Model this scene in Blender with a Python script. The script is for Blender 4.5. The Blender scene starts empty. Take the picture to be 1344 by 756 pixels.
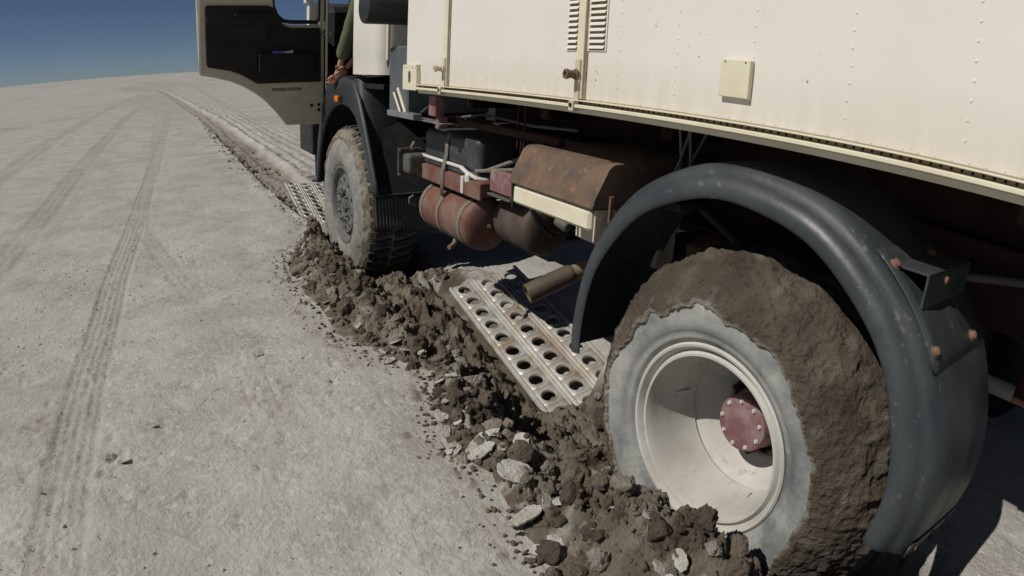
import bpy, bmesh, math, random
import numpy as np
from mathutils import Vector, Matrix
random.seed(7); rng = np.random.default_rng(7)
SC = bpy.context.scene
COL = SC.collection
R_ = math.radians

# ---------------------------------------------------------------- camera (a wide lens with barrel distortion: its real projection)
CAM = (-1.2655, 0.0, 1.5303)
yaw, pitch, roll = 0.5609, -0.3411, 0.0492
cd = bpy.data.cameras.new('camera'); cam = bpy.data.objects.new('camera', cd); COL.objects.link(cam)
fw = Vector((math.sin(yaw)*math.cos(pitch), math.cos(yaw)*math.cos(pitch), math.sin(pitch)))
r0 = Vector((math.cos(yaw), -math.sin(yaw), 0)); u0 = r0.cross(fw)
rt = r0*math.cos(roll) + u0*math.sin(roll); up = -r0*math.sin(roll) + u0*math.cos(roll)
M = Matrix((rt, up, -fw)).transposed().to_4x4(); M.translation = Vector(CAM)
cam.matrix_world = M
cd.clip_start = .02; cd.clip_end = 60000
cd.sensor_fit = 'HORIZONTAL'; cd.sensor_width = 36; cd.sensor_height = 20.25
PANO = True
if PANO:
    cd.type = 'PANO'
    cd.panorama_type = 'FISHEYE_LENS_POLYNOMIAL'
    cd.fisheye_fov = R_(170)
    F = 828.1*36/1344
    cd.fisheye_polynomial_k0 = 0.0
    cd.fisheye_polynomial_k1 = -1/F
    cd.fisheye_polynomial_k2 = 0.0
    cd.fisheye_polynomial_k3 = 0.0475/F**3
    cd.fisheye_polynomial_k4 = 0.0
else:
    cd.lens = 21.5
SC.camera = cam

# ---------------------------------------------------------------- sky, sun, exposure
SUN = Vector((-1, .12, 1.0)).normalized()             # towards the sun
el = math.asin(SUN.z); az = math.atan2(SUN.x, SUN.y)
W = bpy.data.worlds.new("World"); SC.world = W; W.use_nodes = True
wt = W.node_tree; wt.nodes.clear()
sky = wt.nodes.new('ShaderNodeTexSky'); sky.sky_type = 'NISHITA'; sky.sun_disc = False
sky.sun_elevation = el; sky.sun_rotation = az; sky.altitude = 1500; sky.air_density = .5; sky.dust_density = .35; sky.ozone_density = 2.4
bg = wt.nodes.new('ShaderNodeBackground'); bg.inputs['Strength'].default_value = .05
wo = wt.nodes.new('ShaderNodeOutputWorld')
wt.links.new(sky.outputs[0], bg.inputs[0]); wt.links.new(bg.outputs[0], wo.inputs[0])
sl = bpy.data.lights.new('sun', 'SUN'); sl.energy = 4.6; sl.angle = R_(.5); sl.color = (1, .955, .885)
so = bpy.data.objects.new('sun', sl); COL.objects.link(so)
so.rotation_euler = (-SUN).to_track_quat('-Z', 'Y').to_euler(); so.location = (-6, 0, 8)
SC.view_settings.view_transform = 'Standard'; SC.view_settings.look = 'None'
SC.view_settings.exposure = -.46; SC.view_settings.gamma = 1; SC.view_settings.use_curve_mapping = False
SC.render.engine = 'CYCLES'
SC.cycles.max_bounces = 5; SC.cycles.diffuse_bounces = 3; SC.cycles.glossy_bounces = 3; SC.cycles.transmission_bounces = 4

# ---------------------------------------------------------------- numpy noise
def _hash(ix, iy, iz, s):
    with np.errstate(over='ignore'):
        h = ix.astype(np.uint32)*np.uint32(374761393) + iy.astype(np.uint32)*np.uint32(668265263) + iz.astype(np.uint32)*np.uint32(2147483647) + np.uint32(s)*np.uint32(1274126177)
        h = (h ^ (h >> np.uint32(13)))*np.uint32(1274126177)
        h = h ^ (h >> np.uint32(16)); h = h*np.uint32(2246822519); h = h ^ (h >> np.uint32(15))
    return (h & np.uint32(0xffffff)).astype(np.float64)/0x7fffff - 1
def vn(x, y, z=None, s=0):
    x = np.asarray(x, float); y = np.asarray(y, float); z = np.zeros_like(x) if z is None else np.asarray(z, float)
    ix, iy, iz = (np.floor(a).astype(np.int64) for a in (x, y, z))
    fx, fy, fz = x-ix, y-iy, z-iz
    fx, fy, fz = (a*a*a*(a*(a*6-15)+10) for a in (fx, fy, fz))
    o = 0
    for dx in (0, 1):
        for dy in (0, 1):
            for dz in (0, 1):
                w = (fx if dx else 1-fx)*(fy if dy else 1-fy)*(fz if dz else 1-fz)
                o = o + w*_hash(ix+dx, iy+dy, iz+dz, s)
    return o
def fbm(x, y, z=None, f=1., oc=4, s=0, gain=.5, lac=2.03, billow=False):
    a, o, n = 1., 0., 0.
    for k in range(oc):
        v = vn(np.asarray(x)*f+17.3*k, np.asarray(y)*f-9.1*k, None if z is None else np.asarray(z)*f+3.7*k, s+k)
        if billow: v = 1-2*np.abs(v)**.8
        o = o+a*v; n += a; a *= gain; f *= lac
    return o/n
def sm(a, b, x):
    t = np.clip((x-a)/(b-a), 0, 1); return t*t*(3-2*t)

# ---------------------------------------------------------------- materials
def mat(name, col, rough=.6, metal=0., spec=.5, col2=None, nscale=8., namt=1., detail=6., lo=.4, hi=.65, bump=0., bscale=60., bdist=.01,
        col3=None, n3=30., lo3=.55, hi3=.7, rough2=None, attr=None, attrcol=None, stretch=None, streak=None):
    """noise-mixed base colour (up to three tones), fine bump; attr mixes in attrcol by a mesh attribute"""
    m = bpy.data.materials.new(name); m.use_nodes = True
    nt = m.node_tree; N = nt.nodes; L = nt.links; b = N['Principled BSDF']
    b.inputs['Roughness'].default_value = rough; b.inputs['Metallic'].default_value = metal
    b.inputs['Specular IOR Level'].default_value = spec
    c4 = lambda c: (c[0], c[1], c[2], 1)
    tc = N.new('ShaderNodeNewGeometry'); pos = tc.outputs['Position']
    if stretch:
        mp = N.new('ShaderNodeMapping'); mp.inputs['Scale'].default_value = stretch; L.new(pos, mp.inputs['Vector']); spos = mp.outputs[0]
    else: spos = pos
    rgb = N.new('ShaderNodeRGB'); rgb.outputs[0].default_value = c4(col); cur = rgb.outputs[0]
    def layer(cur, c, sc, lo, hi, vec, det=detail, amt=1.):
        n = N.new('ShaderNodeTexNoise'); n.inputs['Scale'].default_value = sc; n.inputs['Detail'].default_value = det; n.inputs['Roughness'].default_value = .62
        L.new(vec, n.inputs['Vector'])
        mr = N.new('ShaderNodeMapRange'); mr.inputs['From Min'].default_value = lo; mr.inputs['From Max'].default_value = hi; mr.inputs['To Max'].default_value = amt
        L.new(n.outputs['Fac'], mr.inputs['Value'])
        mx = N.new('ShaderNodeMix'); mx.data_type = 'RGBA'; L.new(mr.outputs[0], mx.inputs['Factor']); L.new(cur, mx.inputs['A']); mx.inputs['B'].default_value = c4(c)
        return mx.outputs['Result'], mr.outputs[0]
    if col2:
        cur, f2 = layer(cur, col2, nscale, lo, hi, spos, amt=namt)
        if rough2 is not None:
            rr = N.new('ShaderNodeMapRange'); rr.inputs['To Min'].default_value = rough; rr.inputs['To Max'].default_value = rough2
            L.new(f2, rr.inputs['Value']); L.new(rr.outputs[0], b.inputs['Roughness'])
    if col3: cur, _ = layer(cur, col3, n3, lo3, hi3, pos)
    if streak: cur, _ = layer(cur, streak[0], streak[1], streak[2], streak[3], spos)
    if attr:
        for an, ac in zip(attr, attrcol):
            at = N.new('ShaderNodeAttribute'); at.attribute_name = an
            mx = N.new('ShaderNodeMix'); mx.data_type = 'RGBA'; L.new(at.outputs['Fac'], mx.inputs['Factor']); L.new(cur, mx.inputs['A']); mx.inputs['B'].default_value = c4(ac)
            cur = mx.outputs['Result']
    L.new(cur, b.inputs['Base Color'])
    if bump:
        n = N.new('ShaderNodeTexNoise'); n.inputs['Scale'].default_value = bscale; n.inputs['Detail'].default_value = 5; n.inputs['Roughness'].default_value = .65
        L.new(pos, n.inputs['Vector'])
        bp = N.new('ShaderNodeBump'); bp.inputs['Strength'].default_value = bump; bp.inputs['Distance'].default_value = bdist
        L.new(n.outputs['Fac'], bp.inputs['Height']); L.new(bp.outputs[0], b.inputs['Normal'])
    return m
SALT = mat('salt_crust', (.49, .474, .436), .95, spec=.15, col2=(.345, .327, .292), nscale=3.2, lo=.40, hi=.68, namt=.85, detail=10., col3=(.58, .565, .53), n3=34, lo3=.50, hi3=.72, bump=.9, bscale=60, bdist=.011, streak=((.33, .30, .26), 16, .60, .72),
           attr=['damp', 'mud'], attrcol=[(.315, .29, .25), (.15, .122, .094)])
MUDC = dict(col2=(.26, .23, .185), nscale=6, lo=.42, hi=.66, streak=((.075, .058, .042), 4.5, .54, .66))
MUD = mat('wet_mud', (.138, .110, .079), .85, spec=.25, bump=1., bscale=70, bdist=.020, col3=(.30, .28, .25), n3=22, lo3=.68, hi3=.74, attr=['dry'], attrcol=[(.50, .475, .43)], **MUDC)
CLOD = mat('mud_clod', (.146, .117, .085), .9, spec=.2, bump=1., bscale=90, bdist=.016, col3=(.27, .24, .20), n3=16, lo3=.62, hi3=.70, **MUDC)
TYREMUD = mat('tyre_mud', (.098, .078, .057), .85, spec=.25, bump=1., bscale=75, bdist=.020, col2=(.175, .145, .11), nscale=6, lo=.46, hi=.70, streak=((.065, .05, .036), 3.2, .54, .64), attr=['dry'], attrcol=[(.36, .34, .30)])
SLAB = mat('crust_slab', (.56, .54, .50), .95, spec=.15, col2=(.40, .37, .32), nscale=14, lo=.45, hi=.65, bump=1., bscale=55, bdist=.016)
CREAM = mat('cream_paint', (.77, .745, .68), .42, spec=.4, col2=(.745, .71, .63), nscale=3, lo=.4, hi=.7, col3=(.46, .37, .25), n3=44, lo3=.705, hi3=.75, bump=.10, bscale=5, bdist=.012, streak=((.66, .615, .52), 1.3, .56, .78))
def grime(m, col, z0, z1, amt):
    nt = m.node_tree; N = nt.nodes; L = nt.links; b = N['Principled BSDF']; src = b.inputs['Base Color'].links[0].from_socket
    g = N.new('ShaderNodeNewGeometry'); sp_ = N.new('ShaderNodeSeparateXYZ'); L.new(g.outputs['Position'], sp_.inputs[0])
    a = N.new('ShaderNodeMapRange'); a.inputs['From Min'].default_value = z1; a.inputs['From Max'].default_value = z0; a.inputs['To Max'].default_value = amt; L.new(sp_.outputs['Z'], a.inputs['Value'])
    mp = N.new('ShaderNodeMapping'); mp.inputs['Scale'].default_value = (1, 9, .9); L.new(g.outputs['Position'], mp.inputs['Vector'])
    n = N.new('ShaderNodeTexNoise'); n.inputs['Scale'].default_value = 3.; n.inputs['Detail'].default_value = 7; L.new(mp.outputs[0], n.inputs['Vector'])
    mm = N.new('ShaderNodeMath'); mm.operation = 'MULTIPLY'; L.new(a.outputs[0], mm.inputs[0]); L.new(n.outputs['Fac'], mm.inputs[1])
    mx = N.new('ShaderNodeMix'); mx.data_type = 'RGBA'; L.new(mm.outputs[0], mx.inputs['Factor']); L.new(src, mx.inputs['A']); mx.inputs['B'].default_value = (*col, 1); L.new(mx.outputs['Result'], b.inputs['Base Color'])
grime(CREAM, (.50, .43, .32), 1.45, 1.60, .75)
CREAMD = mat('dirty_cream_paint', (.66, .58, .43), .55, spec=.35, col2=(.50, .42, .29), nscale=12, lo=.45, hi=.7, col3=(.26, .17, .10), n3=60, lo3=.68, hi3=.74)
CREAM2 = mat('yellowed_cream_paint', (.72, .68, .52), .5, spec=.35, col2=(.66, .60, .45), nscale=10, lo=.4, hi=.7)
TAN = mat('dull_beige_paint', (.60, .55, .43), .55, spec=.35, col2=(.50, .45, .34), nscale=9, lo=.45, hi=.7)
CHAN = mat('dirty_channel_and_shadow', (.30, .24, .16), .7, col2=(.22, .15, .09), nscale=25, lo=.45, hi=.65)  # also colours the painted shadow strips beside the door posts
DARKHOLE = mat('dark_hole', (.01, .009, .008), .9)
BLACKP = mat('weathered_black_plastic', (.036, .043, .047), .42, spec=.5, col2=(.062, .071, .076), nscale=4, lo=.40, hi=.74, col3=(.13, .14, .14), n3=60, lo3=.64, hi3=.80, bump=.3, bscale=40, bdist=.003, rough2=.62, stretch=(3, 1.0, 1.0), streak=((.19, .20, .20), 22, .62, .78))
BLACKF = mat('dusty_dark_fender', (.026, .031, .036), .5, spec=.4, col2=(.05, .056, .06), nscale=4, lo=.45, hi=.7, col3=(.12, .115, .1), n3=30, lo3=.72, hi3=.82, bump=.08, bscale=120, bdist=.003)
BLACKM = mat('black_rubber', (.018, .019, .020), .6, spec=.35, col2=(.035, .034, .032), nscale=14, lo=.5, hi=.7)
NAVY = mat('dark_cab_interior', (.012, .014, .015), .7, spec=.3)
DPANEL = mat('dark_door_lining', (.022, .021, .018), .75, spec=.25, col2=(.03, .028, .023), nscale=7)
GREYT = mat('dried_mud_rubber', (.245, .252, .24), .9, spec=.2, col2=(.36, .36, .335), nscale=9, lo=.4, hi=.62, col3=(.115, .13, .134), n3=7, lo3=.48, hi3=.72, streak=((.36, .37, .355), 20, .60, .74), bump=.35, bscale=90, bdist=.004)
GREYT2 = mat('dusty_tyre_rubber', (.20, .198, .185), .85, spec=.3, col2=(.29, .28, .255), nscale=11, lo=.4, hi=.65, col3=(.06, .062, .062), n3=30, lo3=.58, hi3=.7, bump=.3, bscale=90, bdist=.004)
TREADM = mat('muddy_tread_rubber', (.060, .057, .052), .85, spec=.25, col2=(.15, .13, .10), nscale=22, lo=.5, hi=.66, bump=.6, bscale=90, bdist=.006)
RIM = mat('dusty_white_rim', (.55, .535, .49), .8, spec=.25, col2=(.46, .44, .395), nscale=7, lo=.40, hi=.66, col3=(.33, .30, .25), n3=24, lo3=.62, hi3=.74, bump=.2, bscale=50, bdist=.004)
RIMG = mat('dusty_grey_rim', (.12, .122, .118), .7, spec=.35, col2=(.20, .19, .165), nscale=14, lo=.48, hi=.68, col3=(.26, .235, .19), n3=40, lo3=.62, hi3=.72, bump=.2, bscale=60, bdist=.003)
HUBR = mat('faded_red_hub', (.19, .088, .09), .8, col2=(.30, .21, .205), nscale=16, lo=.42, hi=.66, col3=(.36, .33, .30), n3=40, lo3=.66, hi3=.74, bump=.3, bscale=80, bdist=.003)
REDO = mat('oxide_red_frame', (.034, .013, .011), .8, spec=.25, col2=(.05, .028, .022), nscale=9, lo=.45, hi=.7)
TANKM = mat('dusty_red_tank', (.165, .068, .050), .65, spec=.35, col2=(.21, .155, .125), nscale=7, lo=.44, hi=.66, col3=(.13, .075, .055), n3=18, lo3=.6, hi3=.72, bump=.1, bscale=40, bdist=.004)
RUST = mat('brown_rust', (.175, .115, .078), .8, spec=.25, col2=(.105, .080, .064), nscale=11, lo=.4, hi=.62, col3=(.25, .15, .085), n3=30, lo3=.56, hi3=.7, streak=((.10, .115, .12), 9, .64, .70), bump=.35, bscale=130, bdist=.002)
RUSTB = mat('rusty_bolt', (.26, .13, .085), .8, col2=(.15, .09, .07), nscale=60)
STEEL = mat('grey_steel', (.24, .25, .25), .55, metal=.3, col2=(.16, .165, .165), nscale=8, lo=.4, hi=.65)
STEELB = mat('grey_box_metal', (.115, .135, .15), .45, metal=.35, col2=(.17, .18, .185), nscale=5, lo=.4, hi=.7, stretch=(6, 6, .8))
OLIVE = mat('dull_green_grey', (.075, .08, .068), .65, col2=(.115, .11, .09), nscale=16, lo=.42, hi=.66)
ALU = mat('worn_aluminium', (.60, .59, .555), .5, metal=.35, col2=(.40, .37, .32), nscale=7, lo=.4, hi=.65, rough2=.6, col3=(.44, .37, .28), n3=9, lo3=.56, hi3=.72, bump=.1, bscale=70, bdist=.002, attr=['rust'], attrcol=[(.30, .19, .105)])
STRAP = mat('grey_webbing', (.20, .185, .15), .85, col2=(.13, .12, .10), nscale=60)
WSTRAP = mat('white_cord', (.62, .60, .55), .7)
CASEM = mat('scuffed_black_case', (.030, .034, .038), .5, spec=.45, col2=(.075, .08, .083), nscale=8, lo=.46, hi=.7, col3=(.18, .18, .17), n3=26, lo3=.66, hi3=.78, bump=.1, bscale=90, bdist=.003)
PIPEM = mat('heat_stained_pipe', (.085, .068, .048), .6, metal=.2, col2=(.15, .115, .075), nscale=12, lo=.4, hi=.65, col3=(.24, .21, .16), n3=50, lo3=.66, hi3=.76)
PIPE2 = mat('dusty_tan_pipe', (.26, .19, .115), .75, col2=(.17, .12, .075), nscale=18)
SKIN = mat('skin', (.52, .28, .19), .55, col2=(.45, .22, .15), nscale=30)
SHIRT = mat('olive_shirt', (.125, .145, .085), .9, spec=.1, col2=(.10, .12, .07), nscale=30, bump=.5, bscale=60, bdist=.006)
TROUS = mat('khaki_trousers', (.15, .13, .09), .9, spec=.1)
HAIR = mat('brown_hair', (.05, .03, .02), .7)
BAND = mat('dark_bracelet', (.03, .018, .012), .6)
BLUE = mat('blue_wrapper', (.05, .06, .32), .4); WHITE = mat('white_paper', (.6, .6, .62), .6)
REDL = mat('red_reflector', (.30, .012, .010), .3)
AMBER = mat('amber_lens', (.72, .20, .012), .25)
WIRE = mat('grey_cable', (.12, .115, .11), .7)
WOOD = mat('weathered_pole', (.75, .71, .62), .85, col2=(.55, .5, .42), nscale=9, stretch=(2, 20, 20))
def glass():
    m = bpy.data.materials.new('window_glass'); m.use_nodes = True; b = m.node_tree.nodes['Principled BSDF']
    b.inputs['Base Color'].default_value = (.92, .95, .96, 1); b.inputs['Roughness'].default_value = .02
    b.inputs['Transmission Weight'].default_value = 1; b.inputs['IOR'].default_value = 1.02; b.inputs['Alpha'].default_value = .35
    return m
GLASS = glass()

# ---------------------------------------------------------------- building helpers
WL = {}
def link(o, parent=None, wloc=(0, 0, 0)):
    COL.objects.link(o); w = Vector(wloc); WL[o.name] = w
    if parent is not None:
        o.parent = parent; o.location = w - WL[parent.name]
    else: o.location = w
    return o
def thing(name, label, cat, loc, group=None):
    o = bpy.data.objects.new(name, None); o.empty_display_size = .1; link(o, None, loc)
    o['label'] = label; o['category'] = cat
    if group: o['group'] = group
    return o
def tag(o, label=None, cat=None, group=None, kind=None):
    for k, v in (('label', label), ('category', cat), ('group', group), ('kind', kind)):
        if v: o[k] = v
    return o
CAM_SCALE = [1., (0, 0, 0)]        # scale about the camera (factor, offset), used for the tank rack and case
class MB:
    def __init__(s): s.v = []; s.f = []; s.n = 0
    def add(s, v, f):
        v = [tuple(map(float, p)) for p in v]; s.v += v; s.f += [tuple(int(i)+s.n for i in q) for q in f]; s.n += len(v); return s
    def box(s, a, b, bev=0.):
        (x0, y0, z0), (x1, y1, z1) = a, b
        return s.obox([(x0+x1)/2, (y0+y1)/2, (z0+z1)/2], (1, 0, 0), (0, 1, 0), abs(x1-x0), abs(y1-y0), abs(z1-z0), bev)
    def obox(s, c, ux, uy, lx, ly, lz, bev=0.):
        """box of centre c, axes ux, uy (third = cross), sizes lx ly lz, chamfered by bev"""
        c = Vector(c); X = Vector(ux).normalized(); Y = Vector(uy); Y = (Y-X*Y.dot(X)).normalized(); Z = X.cross(Y)
        h = (lx/2, ly/2, lz/2); e = min(bev, min(h)*.98)
        if e <= 0:
            v = [c+X*h[0]*i+Y*h[1]*j+Z*h[2]*k for i in (-1, 1) for j in (-1, 1) for k in (-1, 1)]
            return s.add(v, [(0, 1, 3, 2), (4, 6, 7, 5), (0, 4, 5, 1), (2, 3, 7, 6), (0, 2, 6, 4), (1, 5, 7, 3)])
        v = []; idx = {}
        for i in (-1, 1):
            for j in (-1, 1):
                for k in (-1, 1):
                    for a in range(3):
                        q = [h[0]*i, h[1]*j, h[2]*k]
                        for b in range(3):
                            if b != a: q[b] -= e*(i, j, k)[b]
                        idx[(i, j, k, a)] = len(v); v.append(c+X*q[0]+Y*q[1]+Z*q[2])
        f = []
        for a in range(3):
            b, d = [t for t in range(3) if t != a]
            for sg in (-1, 1):
                ring = []
                for (p, q) in ((-1, -1), (1, -1), (1, 1), (-1, 1)):
                    t = [0, 0, 0]; t[a] = sg; t[b] = p; t[d] = q; ring.append(idx[tuple(t)+(a,)])
                f.append(ring)
        for a in range(3):
            b, d = [t for t in range(3) if t != a]
            for p in (-1, 1):
                for q in (-1, 1):
                    t1 = [0, 0, 0]; t1[b] = p; t1[d] = q; t1[a] = -1; t2 = list(t1); t2[a] = 1
                    f.append((idx[tuple(t1)+(b,)], idx[tuple(t2)+(b,)], idx[tuple(t2)+(d,)], idx[tuple(t1)+(d,)]))
        for i in (-1, 1):
            for j in (-1, 1):
                for k in (-1, 1): f.append(tuple(idx[(i, j, k, a)] for a in range(3)))
        return s.add(v, f)
    def tube(s, pts, r, n=12, cap=True):
        pts = [Vector(p) for p in pts]; rr = r if isinstance(r, (list, tuple)) else [r]*len(pts)
        v = []; f = []; prev = None
        for i, p in enumerate(pts):
            d = (pts[min(i+1, len(pts)-1)]-pts[max(i-1, 0)]).normalized()
            if prev is None: a = d.orthogonal().normalized()
            else: a = (prev-d*prev.dot(d)).normalized()
            prev = a; b = d.cross(a)
            for k in range(n):
                t = 2*math.pi*k/n; v.append(p+(a*math.cos(t)+b*math.sin(t))*rr[i])
        for i in range(len(pts)-1):
            for k in range(n): f.append((i*n+k, i*n+(k+1) % n, (i+1)*n+(k+1) % n, (i+1)*n+k))
        if cap: f += [tuple(range(n))[::-1], tuple((len(pts)-1)*n+k for k in range(n))]
        return s.add(v, f)
    def lathe(s, prof, o, ax, n=32, a0=0., a1=None, ref=(0, 0, 1)):
        """prof: (distance along ax, radius); o: origin"""
        o = Vector(o); A = Vector(ax).normalized(); B = Vector(ref); B = (B-A*B.dot(A)).normalized(); Cc = A.cross(B)
        full = a1 is None; m = n if full else n+1; v = []; f = []
        for k in range(m):
            t = 2*math.pi*k/n if full else a0+(a1-a0)*k/n
            d = B*math.cos(t)+Cc*math.sin(t)
            for (x, r) in prof: v.append(o+A*x+d*r)
        P = len(prof)
        for k in range(n):
            k2 = (k+1) % n if full else k+1
            for i in range(P-1): f.append((k*P+i, k*P+i+1, k2*P+i+1, k2*P+i))
        return s.add(v, f)
    def prism(s, poly, ax, d0, d1, fn):
        """poly of 2D points, fn(u, v, d) -> 3D"""
        n = len(poly); v = [fn(u, w, d0) for u, w in poly]+[fn(u, w, d1) for u, w in poly]
        f = [tuple(range(n))[::-1], tuple(range(n, 2*n))]+[(i, (i+1) % n, n+(i+1) % n, n+i) for i in range(n)]
        return s.add(v, f)
    def bolt(s, p, nrm, r=.012, h=.01, n=6, dome=True):
        return s.lathe([(0, 0), (-.001, r*1.35), (h*.25, r*1.35), (h*.25, r), (h*.85, r), (h, r*.7), (h, 0)], p, nrm, n if n > 6 else 8)
    def build(s, name, m, parent=None, smooth=None, fix=True, attrs=None, loc=None):
        V = np.array(s.v)*CAM_SCALE[0]+np.array(CAM_SCALE[1]); c = (V.min(0)+V.max(0))/2 if loc is None else np.array(loc)
        me = bpy.data.meshes.new(name); me.from_pydata((V-c).tolist(), [], s.f); me.update()
        if fix:
            b = bmesh.new(); b.from_mesh(me); bmesh.ops.recalc_face_normals(b, faces=b.faces); b.to_mesh(me); b.free()
        if attrs:
            for k, a in attrs.items():
                at = me.attributes.new(k, 'FLOAT', 'POINT'); at.data.foreach_set('value', np.asarray(a, dtype=np.float32))
        me.materials.append(m)
        o = bpy.data.objects.new(name, me); link(o, parent, c)
        if smooth is not None:
            me.polygons.foreach_set('use_smooth', [True]*len(me.polygons)); 
            me.set_sharp_from_angle(angle=R_(smooth))
        return o
def grid_mesh(name, P, m, parent=None, attrs=None, smooth=180, loc=None, closed_u=False):
    """P: (nu, nv, 3) array of world points"""
    nu, nv = P.shape[:2]; V = P.reshape(-1, 3); c = (V.min(0)+V.max(0))/2 if loc is None else np.array(loc)
    iu = np.arange(nu if closed_u else nu-1); iv = np.arange(nv-1); a = (iu[:, None]*nv+iv[None, :]); b = (((iu+1) % nu)[:, None]*nv+iv[None, :])
    F = np.stack([a, b, b+1, a+1], -1).reshape(-1, 4)
    me = bpy.data.meshes.new(name); me.vertices.add(len(V)); me.vertices.foreach_set('co', (V-c).astype(np.float32).ravel())
    me.loops.add(F.size); me.loops.foreach_set('vertex_index', F.astype(np.int32).ravel())
    me.polygons.add(len(F)); me.polygons.foreach_set('loop_start', np.arange(0, F.size, 4, dtype=np.int32)); me.polygons.foreach_set('loop_total', np.full(len(F), 4, dtype=np.int32))
    me.update(calc_edges=True)
    me.polygons.foreach_set('use_smooth', [True]*len(F))
    for k, at_ in (attrs or {}).items():
        at = me.attributes.new(k, 'FLOAT', 'POINT'); at.data.foreach_set('value', np.asarray(at_, dtype=np.float32).ravel())
    me.materials.append(m); o = bpy.data.objects.new(name, me); return link(o, parent, c)

# ================================================================ GROUND
def h0(y): return .20+.08*sm(4.2, 1.8, y)
KY = [-.6, .2, .55, .8, 1.0, 1.2, 1.45, 1.65, 1.9, 2.2, 2.45, 2.85, 3.2, 3.75, 4.25, 4.55, 4.9, 5.4]
KXO = [-.50, -.48, -.47, -.46, -.50, -.48, -.42, -.50, -.40, -.29, -.42, -.54, -.50, -.52, -.48, -.38, -.20, -.05]
KXC = [-.17, -.17, -.16, -.17, -.18, -.20, -.22, -.24, -.20, -.14, -.12, -.20, -.22, -.20, -.20, -.16, -.08, .0]
KZC = [.36, .39, .43, .475, .43, .37, .34, .32, .305, .30, .30, .31, .32, .345, .36, .33, .26, .20]
def mud_fields(x, y):
    xo = np.interp(y, KY, KXO)+.035*fbm(y, x*0, f=5, oc=3, s=5)
    xc = np.interp(y, KY, KXC); zc = np.interp(y, KY, KZC)
    return xo, xc, zc
def trench_z(y):
    return np.interp(y, [-2, 0, 1.9, 2.15, 3.0, 3.5, 3.8, 4.9, 5.5, 7, 10, 30], [.12, .06, .10, .02, .15, .20, .06, -.0, .03, .10, .13, .16])
TXL, TXR = -.03, .47
LAD = ((.399, 3.185, .23), (-.055, .198, -.235))
def rot3(a, b, c):
    ca, sa, cb, sb, cc, sc_ = math.cos(a), math.sin(a), math.cos(b), math.sin(b), math.cos(c), math.sin(c)
    return Matrix(((ca, -sa, 0), (sa, ca, 0), (0, 0, 1))) @ Matrix(((1, 0, 0), (0, cb, -sb), (0, sb, cb))) @ Matrix(((cc, 0, sc_), (0, 1, 0), (-sc_, 0, cc)))
_n = rot3(*LAD[1])@Vector((0, 0, 1))
def lad_plane(x, y):          # plane of the first ladder
    return LAD[0][2]-(_n.x*(x-LAD[0][0])+_n.y*(y-LAD[0][1]))/_n.z
def mud_height(x, y):
    xo, xc, zc = mud_fields(x, y); hb = h0(y); tz = trench_z(y)
    lx = sm(0, 1, np.clip((x-xo)/(xc-xo), 0, 1))
    left = hb+(zc-hb)*lx
    rx = sm(0, 1, np.clip((x-xc)/(.13+.05*0), 0, 1)); right = zc+(tz-zc)*rx
    h = np.where(x < xc, left, right)
    wall = sm(TXR-.06, TXR+.10, x+.04*fbm(x, y, f=4, oc=3, s=9)); h = h*(1-wall)+(hb-.004)*wall
    # rubble between the wheels
    h += .06*sm(2.6, 3.1, y)*sm(3.9, 3.4, y)*sm(-.2, .0, x)*sm(.9, .4, x)
    env = np.clip(lx*1.2, .0, 1)*sm(TXR+.32, TXR-.05, x)
    wx = x+.022*fbm(x, y, f=14, oc=3, s=21); wy = y+.022*fbm(x, y, f=14, oc=3, s=22)
    n1 = fbm(wx, wy, f=6.5, oc=2, s=20); n2 = fbm(wx, wy, f=11, oc=5, s=30, billow=True, gain=.58); n3 = fbm(wx, wy, f=48, oc=3, s=44, billow=True, gain=.6)
    amp = env*(.35+.65*sm(-.6, -.1, -np.abs(x-xc)+.1))
    h += amp*(.056*n1+.085*(n2-.12)+.018*n3)
    return h, env
def in_ladder(x, y):
    return sm(.20, .27, x)*sm(1.05, .98, x)*sm(1.98, 2.07, y+.05*fbm(x, y, f=14, oc=3, s=98))*sm(3.42, 3.30, y)
def surf(x, y):
    h, e = mud_height(x, y); il = in_ladder(x, y)
    return h*(1-il)+np.minimum(h, lad_plane(x, y)-np.interp(y, [2.1, 2.6, 2.8], [.055, .05, .024])+.016*fbm(x, y, f=12, oc=3, s=99))*il, e
TRA = np.array([(1.0, -1.80), (1.535, -1.765), (2.1, -1.735), (2.94, -1.705), (4.356, -1.657), (6.18, -1.525), (10.08, -1.314), (22.1, -.834), (45, -.5), (80, 0)])
TRB = np.array([(2, -2.75), (5.29, -2.62), (7.1, -2.54), (11, -2.5), (20.3, -2.30), (39.5, -1.43), (80, 1)])
TRC = np.array([(6, -3.6), (10.3, -3.75), (15.2, -3.8), (23.7, -3.54), (42, -2.62), (80, 0)])
TRD = np.array([(3, -1.0), (5.8, -1.47), (8.3, -1.42), (12.9, -1.33), (22.7, -1.26), (80, -1)])
RUTL = np.array([(4.8, .0), (5.42, -.017), (6.46, -.052), (7.84, -.069), (11.2, -.062), (19.3, -.054), (35.1, -.423), (47.6, -.804), (75, -2.0), (200, -4)])
TRE = np.array([(6.5, .70), (8.75, .835), (14.3, 1.136), (24.4, 1.41), (49.3, 2.03), (100, 3.2)])
TRF = np.array([(5.5, 1.0), (8, 1.1), (14, 1.75), (24, 3.2), (49.3, 6.0), (100, 9)])
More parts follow.
